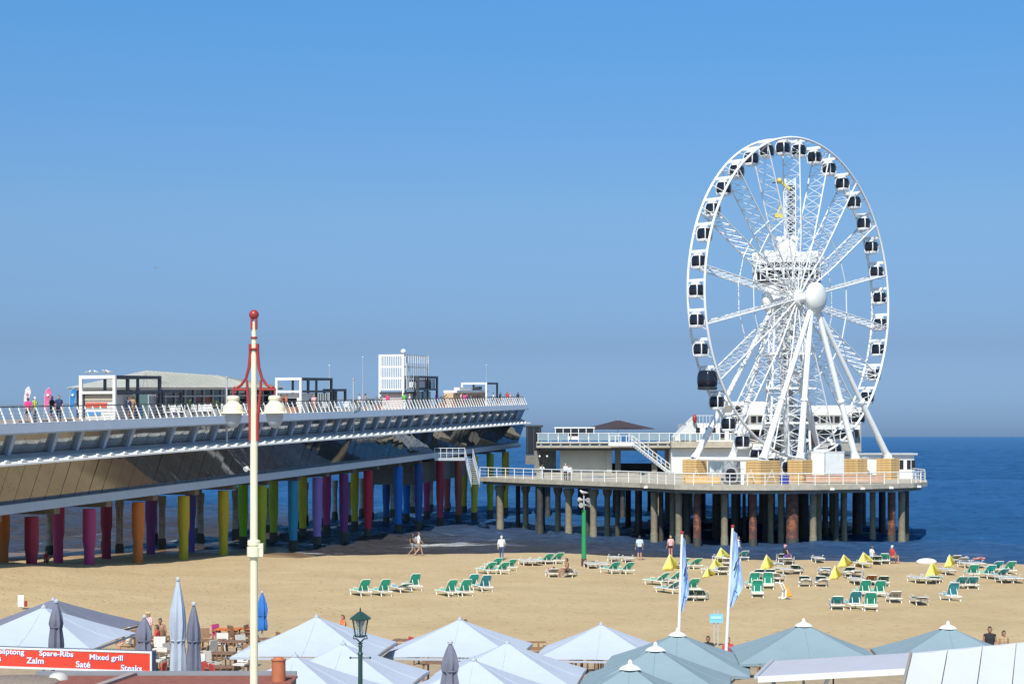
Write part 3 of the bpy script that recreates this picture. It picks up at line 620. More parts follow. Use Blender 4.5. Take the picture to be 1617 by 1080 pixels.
# wooden plinths round the feet
def planked(name, label, c, d, rz, n, m=WOOD, group='wood-clad plinths at the wheel feet'):
    t = thing(name, label, 'plinth', c, rz, group)
    b = MB(); b.box((0, 0, d[2]/2), (d[0]-.08, d[1]-.08, d[2]-.02)); b.build('core', DARKG, t)
    h = d[2]/n
    b = MB(); b.box((0, 0, 0), (d[0], d[1], h*.86)); pm = b.mesh('plank_course', m)
    for i in range(n): o = obj('plank_course', pm, t, (rnd.uniform(-.008, .008), rnd.uniform(-.008, .008), h*(i+.5)))
    return t
RW = math.atan2(WT.y, WT.x)
feet = {}
for s in (-1, 1):
    for L in (-11.5, -5.1, 5.1, 11.5):
        f_ = WC+WA*(s*4.26)+WT*L; feet[(s, L)] = f_
plab = {(1, -11.5): 'wide wood-clad plinth behind the display cabin at deck edge', (1, -5.1): 'square wood-clad plinth beside the blue bin at front of wheel', (1, 5.1): 'small wood-clad plinth under the thick right-hand wheel leg', (1, 11.5): 'rightmost wood-clad plinth in front of the white cabin', (-1, -11.5): 'leftmost wood-clad plinth left of the display cabin', (-1, -5.1): 'wood-clad plinth under a rear wheel leg behind the wide plinth', (-1, 5.1): 'wood-clad plinth behind the white equipment boxes', (-1, 11.5): 'wood-clad plinth at the back of the platform'}
for (s, L), f_ in feet.items():
    if s == 1 or L == -11.5: planked('leg_plinth', plab[(s, L)], (f_.x, f_.y, DZ), (3.3 if (s, L) == (1, -11.5) else 1.8, 1.8, 2.3), RW+rnd.uniform(-.05, .05), 9)
    else:
        t = thing('leg_plinth', plab[(s, L)].replace('wood-clad', 'grey steel'), 'plinth', (f_.x, f_.y, DZ), RW)
        b = MB(); b.box((0, 0, 1.1), (1.2, 1.2, 2.2)); b.build('block', GREY, t); b = MB(); b.box((0, 0, 2.25), (1.4, 1.4, .1)); b.build('cap_plate', STEEL_W, t)

# ================================================================ TERRACE PAVILION BEHIND THE WHEEL
YB = 229.0
def B3(px, py, Y=YB): return W(px, py, Y)
pav = thing('terrace_pavilion', 'concrete upper terrace with railings and blank grey wall beside the wheel', 'pavilion', (14, YB, 0))
pvo = Vector(pav.location)
x0, x1 = B3(847, 0).x, B3(1180, 0).x
b = MB(); b.box(((x0+x1)/2-pvo.x, 9, 9.35), (x1-x0, 20, .62)); b.build('terrace_slab', CONC, pav)
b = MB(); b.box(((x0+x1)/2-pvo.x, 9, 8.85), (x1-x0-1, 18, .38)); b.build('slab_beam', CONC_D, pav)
b = MB(); b.box(((x0+x1)/2-pvo.x, 9, 5.58), (x1-x0, 21, .5)); b.build('floor_slab', CONC, pav)
for xx in frange(x0+1.5, x1-1.5, 5.0):
    for yy in (230, 239, 247): pileobj(xx, yy, .36, 'c' if int(xx+yy) % 2 else 'd', pav, 5.3, pvo)
wx0, wx1 = B3(885, 0).x, B3(962, 0).x
b = MB(); b.box(((wx0+wx1)/2-pvo.x, 2.0, 7.25), (wx1-wx0, .4, 2.8)); b.build('panel_wall', CONC_W, pav)
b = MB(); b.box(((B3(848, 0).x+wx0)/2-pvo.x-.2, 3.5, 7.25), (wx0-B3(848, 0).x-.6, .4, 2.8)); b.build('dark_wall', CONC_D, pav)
for px in (848, 963, 977, 1035, 1060, 1085):
    b = MB(); b.box((B3(px, 0).x-pvo.x, 1.8, 7.26), (.7, .7, 2.8)); b.build('column', CONC_D if px != 963 else CONC_W, pav)
b = MB(); b.box((B3(1010, 0).x-pvo.x, 6, 6.4), (8.0, .3, 1.1)); b.build('low_wall', BLACK, pav)
b = MB(); b.box((B3(1072, 0).x-pvo.x, 2.6, 7.26), (3.2, .3, 2.8)); b.build('end_wall', mat('grey_render', (.36, .34, .31), .85), pav)
pmesh2 = MB().box((0, 0, .62), (.09, .09, 1.25)).mesh('terrace_post', WHITE)
fm_ = MB().box((0, 0, 0), (1.16, .04, .85)).mesh('glass_screen', mat('screen_glass', (.25, .33, .38), .08, var=.1))
x = x0+.2; i = 0
while x < x1-.2:
    obj('terrace_post', pmesh2, pav, (x-pvo.x, -.85, 9.66)); 
    if i % 5 != 3: obj('glass_screen', fm_, pav, (x-pvo.x+.65, -.85, 10.42))
    x += 1.3; i += 1
b = MB(); b.beam((x0-pvo.x, -.85, 10.92), (x1-pvo.x, -.85, 10.92), .07); b.build('top_rail', WHITE, pav)
# precast brackets under the terrace railing
bm_ = MB().add([(-.12,-1.02,.25),(.12,-1.02,.25),(.12,-1.30,.85),(-.12,-1.30,.85),(-.12,-1.0,.9),(.12,-1.0,.9)], [(0,1,2,3),(3,2,5,4),(0,3,4),(1,5,2),(0,4,5,1)]).mesh('bracket', WHITE)
for k in range(22): obj('bracket', bm_, pav, (x0-pvo.x+.6+k*1.25, 0, 8.95))
b = MB(); b.beam((x0-pvo.x, -1.2, 9.72), (x1-pvo.x, -1.2, 9.72), .12, .2); b.build('bracket_rail', mat('bleached_timber', (.55, .50, .42), .8), pav)
# bar counter hut with white roof on the terrace
bar = thing('terrace_bar', 'low white-roofed glazed bar on the upper terrace left of dark parasol', 'bar', B3(907, 694, 232))
b = MB(); b.box((0, 0, 1.55), (5.3, 2.2, .16)); b.build('roof', WHITE, bar)
for k in range(6): b = MB(); b.box((-2.5+k, -1.0, .75), (.1, .1, 1.5)); b.build('post', WHITE, bar)
for k in range(5): b = MB(); b.box((-2.0+k, -.98, .95), (.84, .05, .95)); b.build('window_pane', GLASS_D, bar)
b = MB(); b.box((0, -.99, .22), (5.1, .12, .44)); b.build('counter_front', WHITE, bar)
b = MB(); b.box((0, 0.2, .7), (4.9, 1.6, 1.4)); b.build('interior', DARKG, bar)
# dark parasol
def parasol(name, label, apex, side, drop, rz, m, floor, cat='parasol', cap=None, group=None, sag=.06):
    t = thing(name, label, cat, (apex.x, apex.y, floor), rz, group); H = apex.z-floor; s = side/2
    N = 8; me = MB()
    cor = [(-s,-s), (s,-s), (s,s), (-s,s)]
    for k in range(4):                  # four cloth panels, each a fine grid that sags between its ribs
        a, c = Vector(cor[k]), Vector(cor[(k+1) % 4]); idx = []; o_ = len(me.v)
        for i in range(N+1):
            f = i/N
            for j in range(i+1):
                q = a.lerp(c, j/i)*f if i else Vector((0, 0)); w_ = (j/i) if i else .5
                z = H-drop*f-sag*math.sin(PI*f)*(.45+.9*4*w_*(1-w_)*.6)-.05*math.sin(PI*w_)*(f**6)*-1
                me.v.append((q.x, q.y, z))
        ii = lambda i, j: o_+i*(i+1)//2+j
        for i in range(N):
            for j in range(i+1):
                me.f.append((ii(i, j), ii(i+1, j), ii(i+1, j+1))); me.m.append(0)
                if j < i: me.f.append((ii(i, j), ii(i+1, j+1), ii(i, j+1))); me.m.append(0)
    cm = bpy.data.meshes.new('canopy'); cm.from_pydata(me.v, [], me.f); cm.materials.append(m)
    bm = bmesh.new(); bm.from_mesh(cm); bmesh.ops.remove_doubles(bm, verts=bm.verts, dist=.002)
    bmesh.ops.recalc_face_normals(bm, faces=bm.faces)
    g = bmesh.ops.extrude_face_region(bm, geom=bm.faces[:]); bmesh.ops.translate(bm, verts=[e for e in g['geom'] if isinstance(e, bmesh.types.BMVert)], vec=(0, 0, -.012)); bmesh.ops.recalc_face_normals(bm, faces=bm.faces)
    bm.to_mesh(cm); bm.free(); cm.polygons.foreach_set('use_smooth', [True]*len(cm.polygons)); cm.set_sharp_from_angle(angle=math.radians(9)); 
    obj('canopy', cm, t)
    for k in range(4):                  # stitched middle seam of each panel
        a, c = Vector(cor[k]), Vector(cor[(k+1) % 4]); mdp = a.lerp(c, .5)
        b = MB(); b.tube([(mdp.x*f, mdp.y*f, H-drop*f-sag*math.sin(PI*f)*(.45+.9*.6)+.05*(f**6)+.004) for f in [i/10 for i in range(1, 11)]], .011, 5); b.build('seam', m, t)
    hem = MB()
    for k in range(4):
        a, c = cor[k], cor[(k+1) % 4]; hem.beam((a[0], a[1], H-drop-.04), (c[0], c[1], H-drop-.04), .025, .07)
    hem.build('hem', m, t)
    b = MB(); b.tube([(0,0,0), (0,0,H-.05)], .04, 8); b.build('pole', GREY, t, 50)
    b = MB(); b.box((0, 0, .06), (.9, .9, .12)); b.build('base', CONC_D, t)
    for k in range(4):
        b = MB(); b.beam((0, 0, H-.09), (cor[k][0]*.99, cor[k][1]*.99, H-drop-.06), .035); b.build('rib', GREY, t)
    b = MB()
    if cap == 'white': b.lathe([(.30, -.10), (.22, -.03), (.07, .03), (.05, .12), (.0, .16)], 16, (0, 0, H+.02)); b.build('cap', WHITE, t, 40)
    else: b.lathe([(.09, -.03), (.08, .02), (.03, .05), (.02, .1)], 10, (0, 0, H+.0)); b.build('finial', GREY, t, 40)
    return t
parasol('parasol', 'wide dark brown parasol open on the upper terrace of the pier', W(976, 663, 236), 7.6, 1.15, .25, mat('dark_brown_canvas', (.045, .03, .035), .9), 9.67, group='open parasols')
# outside stair down to the platform
s2 = thing('terrace_stair', 'white metal stair descending from upper terrace to wheel platform', 'stairs', B3(1005, 745, 225))
so_ = Vector(s2.location); P0 = B3(998, 700, 226)-so_; P1 = B3(1058, 746, 218)-so_; PL = B3(963, 700, 226)-so_
b = MB(); b.box(((P0.x+PL.x)/2, P0.y+.2, P0.z-.1), (P0.x-PL.x+.4, 1.4, .38)); b.build('landing', WHITE, s2)
for dy in (0, 1.0):
    b = MB(); b.beam(P0+Vector((.1, dy-.3, -.15)), P1+Vector((0, dy-.3, -.1)), .1, .42); b.build('stringer', WHITE, s2)
for k in range(16): q = P0.lerp(P1, (k+.5)/16); b = MB(); b.box((q.x, q.y+.2, q.z), (.34, .95, .05)); b.build('step', GREY, s2)
for dy in (-.3, .7):
    b = MB(); b.beam(P0+Vector((0, dy, 1)), P1+Vector((0, dy, 1)), .06); b.beam(P0+Vector((0, dy, .5)), P1+Vector((0, dy, .5)), .035); b.beam(PL+Vector((0, dy, 1)), P0+Vector((0, dy, 1)), .06)
    for k in range(10): q = P0.lerp(P1, k/9)+Vector((0, dy, 0)); b.beam(q, q+Vector((0, 0, 1)), .045)
    for k in range(4): q = PL.lerp(P0, k/4)+Vector((0, dy, 0)); b.beam(q, q+Vector((0, 0, 1)), .045)
    b.build('stair_railing', WHITE, s2)
# dark glass lobby where the pier meets the terrace
lob = thing('link_lobby', 'dark glazed lobby joining the end of pier to the terrace', 'lobby', B3(845, 697, 236))
b = MB(); b.box((-.2, 1, .1), (2.0, 5, 3.6)); b.build('glazed_wall', GLASS_D, lob)
b = MB(); b.box((-.2, 1, 2.05), (2.5, 5.4, .25)); b.build('roof', DARKG, lob)
b = MB(); b.box((-.2, 1, -2.4), (2.2, 5, 1.2)); b.build('base', CONC_D, lob)
for k in range(3): b = MB(); b.box((-1.0+k*.8, -1.55, .1), (.1, .1, 3.6)); b.build('mullion', DARKG, lob)
# white restaurant pavilion, stepped, with windows
rs = thing('white_pavilion', 'stepped white seaside pavilion with windows behind the big wheel', 'building', (36, 235, 9.66))
ro = Vector(rs.location)
def rb(px0, px1, py0, py1, Y, dep, name, m):
    a, c = W(px0, py0, Y), W(px1, py1, Y); b = MB(); b.box(((a.x+c.x)/2-ro.x, Y+dep/2-ro.y, (a.z+c.z)/2-ro.z), (abs(c.x-a.x), dep, abs(a.z-c.z))); return b.build(name, m, rs)
rb(1084, 1182, 668, 698, 232, 12, 'wall', WHITE); rb(1060, 1300, 697, 707, 226, 26, 'balcony_slab', CONC)
rb(1060, 1190, 708, 748, 227, 10, 'ground_wall', WHITE); rb(1182, 1360, 655, 760, 230, 18, 'wall', mat('mid_grey_wall', (.34, .32, .29), .8, var=.15)); rb(1175, 1352, 640, 655, 231, 16, 'upper_slab', WHITE)  # main wall in a plain mid grey
rb(1150, 1230, 634, 640, 233, 10, 'roof', WHITE); rb(1156, 1300, 640, 658, 234, 10, 'upper_wall', mat('cream_render', (.66, .60, .48), .8, var=.08)); rb(1180, 1358, 671, 678, 228.5, 2, 'cornice', WHITE)
for px in (1097, 1113, 1122, 1136, 1150): 
    f_ = rb(px, px+9, 674, 692, 231.9, .2, 'window_frame', WHITE); a, c = W(px+1, 675, 231.8), W(px+8, 691, 231.8)
    b = MB(); b.box(((a.x+c.x)/2-ro.x, 231.78-ro.y, (a.z+c.z)/2-ro.z), (c.x-a.x, .1, a.z-c.z)); b.build('window_pane', GLASS_D, rs)
for px in range(1186, 1350, 11): rb(px, px+8, 657, 667, 229.9, .2, 'window_pane', GLASS_D)
for px in range(1190, 1352, 13): rb(px, px+9, 681, 690, 229.9, .2, 'window_pane', GLASS_D)
for px in range(1160, 1226, 12): rb(px, px+9, 643, 652, 233.85, .2, 'window_pane', GLASS_D)
for px in range(1188, 1350, 16): rb(px, px+11, 712, 735, 229.9, .2, 'window_pane', GLASS_T)
b = MB(); ax_, ay_, az_ = W(1085, 668, 231); 
for k in range(15):
    px = 1099+k*5.5; q = W(px, 668, 231.5)-ro; b.beam(q, q+Vector((0, 0, 1.0)), .05)
q0, q1 = W(1099, 656, 231.5)-ro, W(1180, 656, 231.5)-ro; b.beam(q0, q1, .06); b.build('roof_railing', WHITE, rs)
b = MB(); a, c = W(1066, 690, 231.5)-ro, W(1099, 657, 231.5)-ro; b.hexa([a+Vector((0,0,-.5)), a+Vector((0,6,-.5)), a+Vector((0,6,0)), a], [c+Vector((0,0,-2.8)), c+Vector((0,6,-2.8)), c+Vector((0,6,0)), c]); b.build('sloping_wing', mat('grey_white_roof', (.6, .6, .58), .6), rs)
b = MB(); b.sphere(W(1097, 661, 231)-ro, (.3, .3, .6), 10, 6); b.build('red_buoy', RED, rs, 60)
b = MB()
for px in range(1064, 1176, 9): q = W(px, 697, 226.2)-ro; b.beam(q, q+Vector((0,0,1.05)), .06)
b.beam(W(1062, 684, 226.2)-ro, W(1178, 684, 226.2)-ro, .06); b.build('balcony_railing', WHITE, rs)
for px in (1271, 1286):                  # lifebuoys on the balcony
    lb = tag(MB().tube([(.34*math.cos(2*PI*k/20), 0, .34*math.sin(2*PI*k/20)) for k in range(20)], .1, 8, closed=True).build('lifebuoy', mat('orange_red', (.65, .08, .04), .5), None, 60), 'orange lifebuoy ring on pavilion wall, '+('left' if px == 1271 else 'right')+' one of two', 'lifebuoy', 'lifebuoys on the pavilion')
    lb.location = W(px, 697, 225.8)
# lookout tower: lattice shaft, stair flights, gallery, mast
tw = thing('lookout_tower', 'white lattice lookout tower with two-tier gallery behind the wheel', 'tower', W(1243, 705, 222)); to = Vector(tw.location); to.z = tw.location.z
S = FP/222.0
def tz(py): return (705-py)/S
def tx(px): return (px-1243)/S
shaft_b, shaft_t = tz(700), tz(452)
for sx_, sy_ in ((-1,-1), (1,-1), (1,1), (-1,1)):
    b = MB(); b.tube([(sx_*2.6, sy_*2.6, -3.5), (sx_*1.7, sy_*1.7, shaft_t)], .16, 8); b.build('corner_post', STEEL_W, tw, 50)
lv = 11; wdt = lambda z: 2.6+(1.7-2.6)*(z+3.5)/(shaft_t+3.5)
for k in range(lv):
    z0, z1 = -3.5+(shaft_t+3.5)*k/lv, -3.5+(shaft_t+3.5)*(k+1)/lv; a, c = wdt(z0), wdt(z1)
    b = MB()
    for (x_a, y_a), (x_c, y_c) in (((-1,-1),(1,-1)), ((1,-1),(1,1)), ((1,1),(-1,1)), ((-1,1),(-1,-1))):
        b.beam((x_a*a, y_a*a, z0), (x_c*c, y_c*c, z1), .09); b.beam((x_c*a, y_c*a, z0), (x_a*c, y_a*c, z1), .09); b.beam((x_a*c, y_a*c, z1), (x_c*c, y_c*c, z1), .12)
    b.build('lattice_bay', STEEL_W, tw)
    if k < lv-1:
        b = MB(); e = 1 if k % 2 else -1; b.beam((-e*1.2, -.9, z0+.2), (e*1.2, -.9, z1), 1.0, .14); b.build('stair_flight', GREY, tw)
    if k in (2, 4, 6): b = MB(); b.box((0, 0, z1), (a*2+1.6, a*2+1.6, .22)); b.beam((-a-.8, -a-.8, z1+1), (a+.8, -a-.8, z1+1), .07); pl_ = b.build('landing', WHITE, tw)
b = MB(); b.tube([(0,0,-3.5), (0,0,shaft_t)], .75, 14); b.build('lift_shaft', CONC_W, tw, 40)
def tier(z0, z1, r0, r1, name, m, n=12):
    b = MB(); b.lathe([(r0, z0), (r1, z1)], n); return b.build(name, m, tw)
tier(tz(455), tz(446), 1.9, 3.6, 'gallery_underside', CONC_W); tier(tz(446), tz(444), 4.3, 4.3, 'lower_gallery_floor', WHITE)
tier(tz(444), tz(431), 4.05, 4.1, 'lower_gallery_glazing', GLASS_D)
for k in range(24):
    a = 2*PI*k/24; b = MB(); b.beam((4.18*math.cos(a), 4.18*math.sin(a), tz(444)), (4.2*math.cos(a), 4.2*math.sin(a), tz(430)), .22 if k % 2 else .12); b.build('gallery_mullion', WHITE, tw)
tier(tz(431), tz(427), 4.4, 4.4, 'upper_gallery_floor', WHITE)
for k in range(24):
    a = 2*PI*k/24; c = 2*PI*(k+1)/24; b = MB(); f = lambda r, q, z: (r*math.cos(q), r*math.sin(q), z)
    b.beam(f(4.3, a, tz(427)), f(4.3, a, tz(410)), .1); b.beam(f(4.3, a, tz(427)), f(4.3, c, tz(410)), .06); b.beam(f(4.3, c, tz(427)), f(4.3, a, tz(410)), .06); b.beam(f(4.3, a, tz(410)), f(4.3, c, tz(410)), .12); b.beam(f(4.3, a, tz(418)), f(4.3, c, tz(418)), .06); b.build('gallery_railing_bay', WHITE, tw)
tier(tz(427), tz(402), 2.2, 2.0, 'core_room', WHITE)
tier(tz(419), tz(403), 4.42, 4.42, 'white_parapet', WHITE, 16); tier(tz(455), tz(449), 2.6, 4.2, 'soffit_ring', WHITE, 16)
for k in range(8):
    a = 2*PI*k/8; b = MB(); b.box((3.9*math.cos(a), 3.9*math.sin(a), tz(405)), (1.1, 1.1, .8)); b.build('roof_box', WHITE, tw)
tier(tz(411), tz(408), 4.35, 4.35, 'gallery_canopy_ring', WHITE, 16)
tier(tz(403), tz(380), 1.35, 1.2, 'top_drum', WHITE, 10)
for k in range(6): a = 2*PI*k/6; b = MB(); b.box((1.1*math.cos(a), 1.1*math.sin(a), tz(377)), (.5, .5, .5)); b.build('vent_box', WHITE, tw)
mt0, mt1 = tz(380), tz(282)
b = MB()
for sx_, sy_ in ((-1,-1), (1,-1), (1,1), (-1,1)): b.beam((.35+sx_*.6, sy_*.6, mt0), (.35+sx_*.6, sy_*.6, mt1), .1)
b.build('mast_leg', STEEL_W, tw)
for k in range(9):
    z0, z1 = mt0+(mt1-mt0)*k/9, mt0+(mt1-mt0)*(k+1)/9; b = MB()
    for s_ in (-1, 1): b.beam((.35-.6, s_*.6, z0), (.35+.6, s_*.6, z1), .06); b.beam((.35+.6, s_*.6, z0), (.35-.6, s_*.6, z1), .06); b.beam((.35+s_*.6, -.6, z0), (.35+s_*.6, .6, z1), .06)
    b.box((.35, 0, z0), (1.25, 1.25, .06)); b.build('mast_bay', STEEL_W, tw)
    if k < 8: b = MB(); b.box((.45, .1, (z0+z1)/2), (.55, .5, (z1-z0)*.62)); b.build('mast_ladder_cage', DARKG, tw)
jb = thing('jib_crane', 'yellow jib arms on the lattice mast above the tower gallery', 'crane', W(1236, 290, 221.0)); 
b = MB(); b.beam((.9, .3, -.7), (-.3, 0, .25), .28, .3); b.build('upper_arm', YEL2, jb); b = MB(); b.sphere((-.4, 0, .35), .36, 10, 6); b.build('counter_head', YEL2, jb, 60); b = MB(); b.beam((-.5, 0, .15), (-1.3, -.2, .05), .14); b.build('hook_arm', DARKG, jb)
b = MB(); b.beam((-.2, 0, -2.6), (-.9, 0, -4.3), .2); b.beam((-.2, 0, -2.6), (.2, 0, -4.3), .14); b.box((-.5, 0, -4.0), (1.0, .5, .5)); b.build('lower_frame', YEL2, jb)
# white deck cabin at the right, equipment boxes, display cabin
cb = thing('deck_cabin', 'flat-roofed white cabin with dark windows at right end of platform', 'cabin', W(1405, 757, 196)); co = Vector(cb.location); sc_ = FP/196
b = MB(); b.box((-1.8, 1.5, 1.35), (9.0, 3.0, 2.7)); b.build('wall', WHITE, cb); b = MB(); b.box((-1.8, 1.4, 2.82), (9.6, 3.6, .2)); b.build('roof', mat('grey_roof', (.42, .43, .45), .6), cb)
for x_ in (1.3, 2.1, 2.6, -3.5): b = MB(); b.box((x_, -.02, 1.65), (.42, .06, 1.0)); b.build('window_pane', GLASS_D, cb)
def vanbox(name, label, px0, px1, py0, py1, Y, dep, m, extra=None):
    a, c = W(px0, py0, Y), W(px1, py1, Y); t = thing(name, label, 'box', ((a.x+c.x)/2, Y, c.z)); w_, h_ = c.x-a.x, a.z-c.z
    b = MB(); b.box((0, dep/2, h_/2+.05), (w_, dep, h_-.1)); b.build('body', m, t)
    for k in range(3): b = MB(); b.box((-w_/2+w_*(k+.5)/3, -.02, h_/2), (w_/3-.1, .05, h_*.8)); b.build('panel', m, t)
    b = MB(); b.box((0, dep/2, h_+.03), (w_+.1, dep+.1, .08)); b.build('lid', m, t); return t
vanbox('equipment_container', 'plain white equipment box beside central plinth of wheel', 1281, 1302, 714, 757, 183, 2, WHITE)
vanbox('equipment_container', 'pale grey equipment box right of the plain white box', 1303, 1333, 714, 752, 184, 2, mat('pale_grey', (.55, .57, .60), .5))
vanbox('bar_counter', 'long low timber counter behind the platform railing on the right', 1273, 1395, 751, 762, 176.5, 1.2, mat('pink_timber', (.50, .30, .20), .7, var=.2))
vanbox('bar_counter', 'low pine bench counter at left of the display cabin', 1082, 1138, 753, 764, 174, .8, WOOD)
vanbox('waste_bin', 'blue bin behind the platform railing by the square plinth', 1233, 1246, 752, 765, 171.5, .7, mat('royal_blue', (.03, .04, .30), .5))
vanbox('info_pillar', 'slim white upright box right of the display cabin', 1170, 1175, 740, 767, 172, .3, WHITE)
vanbox('ticket_kiosk', 'white kiosk with red roof left behind the plinths', 1121, 1147, 722, 748, 192, 2, WHITE)
vanbox('sand_coloured_screen', 'pale orange screen board between plinths at front of wheel', 1218, 1233, 737, 752, 177, .2, mat('pale_orange', (.62, .36, .18), .7))
dc = thing('display_cabin', 'round-topped dark wheel cabin standing on the platform deck', 'gondola', W(1156, 763, 172.5), -.3)
b = MB(); prf = [(-.62, .08), (-.78, .5), (-.74, 1.05), (-.5, 1.5), (0, 1.62), (.5, 1.5), (.74, 1.05), (.78, .5), (.62, .08)]
b.rings([[(x*f, y, z*f2) for x, z in prf] for y, f, f2 in ((-.6, .86, .96), (-.45, .97, 1.0), (.45, .97, 1.0), (.6, .86, .96))]); b.build('shell', mat('taupe_shell', (.30, .28, .26), .4), dc, 40)
b = MB(); b.rings([[(x*.68, y, .25+z*.72) for x, z in prf] for y in (-.66, -.6)]); b.build('door_glass', GLASS_D, dc)
b = MB(); b.tube([(x*.82, -.62, .08+z*.88) for x, z in prf], .05, 6); b.build('door_frame', GREY, dc, 50)
b = MB(); b.box((0, 0, .05), (1.5, 1.2, .1)); b.build('skid', DARKG, dc)
lp = thing('twin_arm_lamp', 'thin black twin-arm lamp standing on the left walkway', 'street lamp', W(858, 756, 200))
b = MB(); b.tube([(0,0,0), (0,0,2.3)], .045, 6); b.build('shaft', BLACK, lp)
for s_ in (-1, 1):
    b = MB(); b.tube([(0,0,2.0), (s_*.3,0,2.2), (s_*.42,0,2.45)], .03, 5); b.build('arm', BLACK, lp); b = MB(); b.sphere((s_*.42, 0, 2.55), .12, 8, 5); b.build('globe', FROST, lp, 60)
for px, py, c_ in ((1100, 745, 'left'), (1133, 745, 'right'), (1186, 748, 'third'), (1219, 748, 'fourth')):
    t = thing('a_frame_ramp', 'white triangular gate frame at wheel boarding, '+{'left': 'leftmost of four', 'right': 'second from left', 'third': 'third from left', 'fourth': 'rightmost of four'}[c_], 'gate', W(px, 762, 174), 0, 'boarding gates of the wheel')
    b = MB(); b.beam((-.55, 0, 0), (0, 0, 1.3), .03); b.build('left_strut', WHITE, t); b = MB(); b.beam((.4, 0, 0), (0, 0, 1.3), .03); b.build('right_strut', WHITE, t); b = MB(); b.beam((-.3, 0, .6), (.25, 0, .6), .05); b.build('cross_strut', WHITE, t)

# ================================================================ THINGS ON THE PIER'S UPPER DECK
def deck_at(px, u): t = pier_t(px, u); return t, PP(t, u, 11.24)
def DL(o, t, u, z): return PP(t, u, 11.24+z)-Vector(o.location)       # deck coordinates inside a thing
def dbox(o, t0, t1, u0, u1, z0, z1, name, m):
    b = MB(); b.hexa([DL(o, t0, u0, z0), DL(o, t1, u0, z0), DL(o, t1, u1, z0), DL(o, t0, u1, z0)], [DL(o, t0, u0, z1), DL(o, t1, u0, z1), DL(o, t1, u1, z1), DL(o, t0, u1, z1)]); return b.build(name, m, o)
# long pavilion with a pale low-pitched roof
ta, tb = pier_t(106, -10.8), pier_t(445, -5.0)
lp_ = thing('deck_pavilion', 'long glazed deck pavilion with pale low-pitched roof on the pier', 'building', PP((ta+tb)/2, -7.5, 11.24))
dbox(lp_, ta+.4, tb-.4, -5.3, -10.2, 0, 2.15, 'glazed_wall', GLASS_D)
k = 16
for i in range(k+1):
    t = ta+.4+(tb-ta-.8)*i/k; dbox(lp_, t-.06, t+.06, -5.18, -5.29, 0, 2.15, 'mullion', GREY)
dbox(lp_, ta, tb, -4.9, -10.6, 2.16, 2.34, 'eaves_beam', WHITE)
dbox(lp_, ta+.4, tb-.4, -5.15, -5.28, 1.55, 1.68, 'transom', GREY)
b = MB(); r0, r1 = ta+7.5, tb-9
E = [DL(lp_, ta-.3, -4.6, 2.35), DL(lp_, tb+.3, -4.6, 2.35), DL(lp_, tb+.3, -10.8, 2.35), DL(lp_, ta-.3, -10.8, 2.35)]; R0, R1 = DL(lp_, r0, -7.7, 3.75), DL(lp_, r1, -7.7, 3.45)
b.add(E+[R0, R1], [(0,1,5,4), (1,2,5), (2,3,4,5), (3,0,4), (3,2,1,0)]); b.build('roof', ROOFG, lp_)
for i in range(1, 40):                   # standing seams
    f = i/40; b = MB(); b.beam(E[0].lerp(E[1], f)+Vector((0,0,.01)), R0.lerp(R1, min(1, max(0, (f*(tb-ta)-7.5)/(r1-r0))))+Vector((0,0,.01)), .05, .05); b.build('roof_seam', ROOFG, lp_)
# steel box frames: pale end facing the beach, dark long side
def pier_u(px, t):                       # how far in from the edge the sight line through column px meets the cross line at t
    lo, hi = -12.0, 3.0
    for _ in range(40):
        m = (lo+hi)/2; q = PP(t, m, 0)
        if 808.5+FP*q.x/q.y < px: lo = m
        else: hi = m
    return lo
def box_frame(label, px0, pxc, px1, u0, h, mid, mend=WHITE, mside=DARKG, roof=False):
    t0 = pier_t(pxc, u0); u1 = pier_u(px0, t0); t1 = pier_t(px1, u0); o = thing('steel_frame', label, 'frame', PP((t0+t1)/2, (u0+u1)/2, 11.24), 0, 'open steel box frames on the pier deck'); b_ = .11
    dbox(o, t0-b_, t0+b_, u0-b_, u0+b_, 0, h, 'post', mend); dbox(o, t0-b_, t0+b_, u1-b_, u1+b_, 0, h, 'post', mend)
    dbox(o, t1-b_, t1+b_, u0-b_, u0+b_, 0, h, 'post', mside); dbox(o, t1-b_, t1+b_, u1-b_, u1+b_, 0, h, 'post', mside)
    dbox(o, t0-b_-.01, t0+b_, u1-b_, u0+b_, h, h+.24, 'end_beam', mend); dbox(o, t1-b_, t1+b_, u1-b_, u0+b_, h, h+.24, 'end_beam', mside)
    for u in (u0, u1): dbox(o, t0+b_, t1-b_, u-b_, u+b_, h+.004, h+.236, 'side_beam', mside)
    tm = (t0+t1)/2
    if mid:
        dbox(o, t0-b_+.01, t0+b_, u1+b_, u0-b_, mid, mid+.2, 'middle_end_beam', mend)
        for u in (u0, u1): dbox(o, t0+b_, t1-b_, u-.1, u+.1, mid, mid+.2, 'middle_side_beam', mside); dbox(o, tm-.09, tm+.09, u-.09, u+.09, 0, h, 'middle_post', mside)
    return o, t0, t1, u1
f1, a0, a1, au = box_frame('white-ended dark box frame over the striped kiosk', 128, 181, 252, -1.6, 2.95, 1.85)
f2, e0, e1, eu = box_frame('white-ended dark box frame of the mid-pier cafe', 437, 475, 523, -1.6, 3.0, 1.85)
f3, i0, i1, iu = box_frame('low dark frame right of the striped kiosk frame', 224, 256, 286, -1.7, 1.9, 0, DARKG)
f4, h0_, h1_, hu = box_frame('low dark frame right of the mid-pier cafe', 512, 527, 545, -1.7, 1.95, 0, DARKG)
f5, j0, j1, ju = box_frame('slim white-ended frame near the seaward pier end', 730, 768, 785, -1.5, 2.75, 0)
kx = thing('striped_kiosk', 'white kiosk with red and blue stripe under white-ended frame', 'kiosk', PP(a0+2, -3, 11.24))
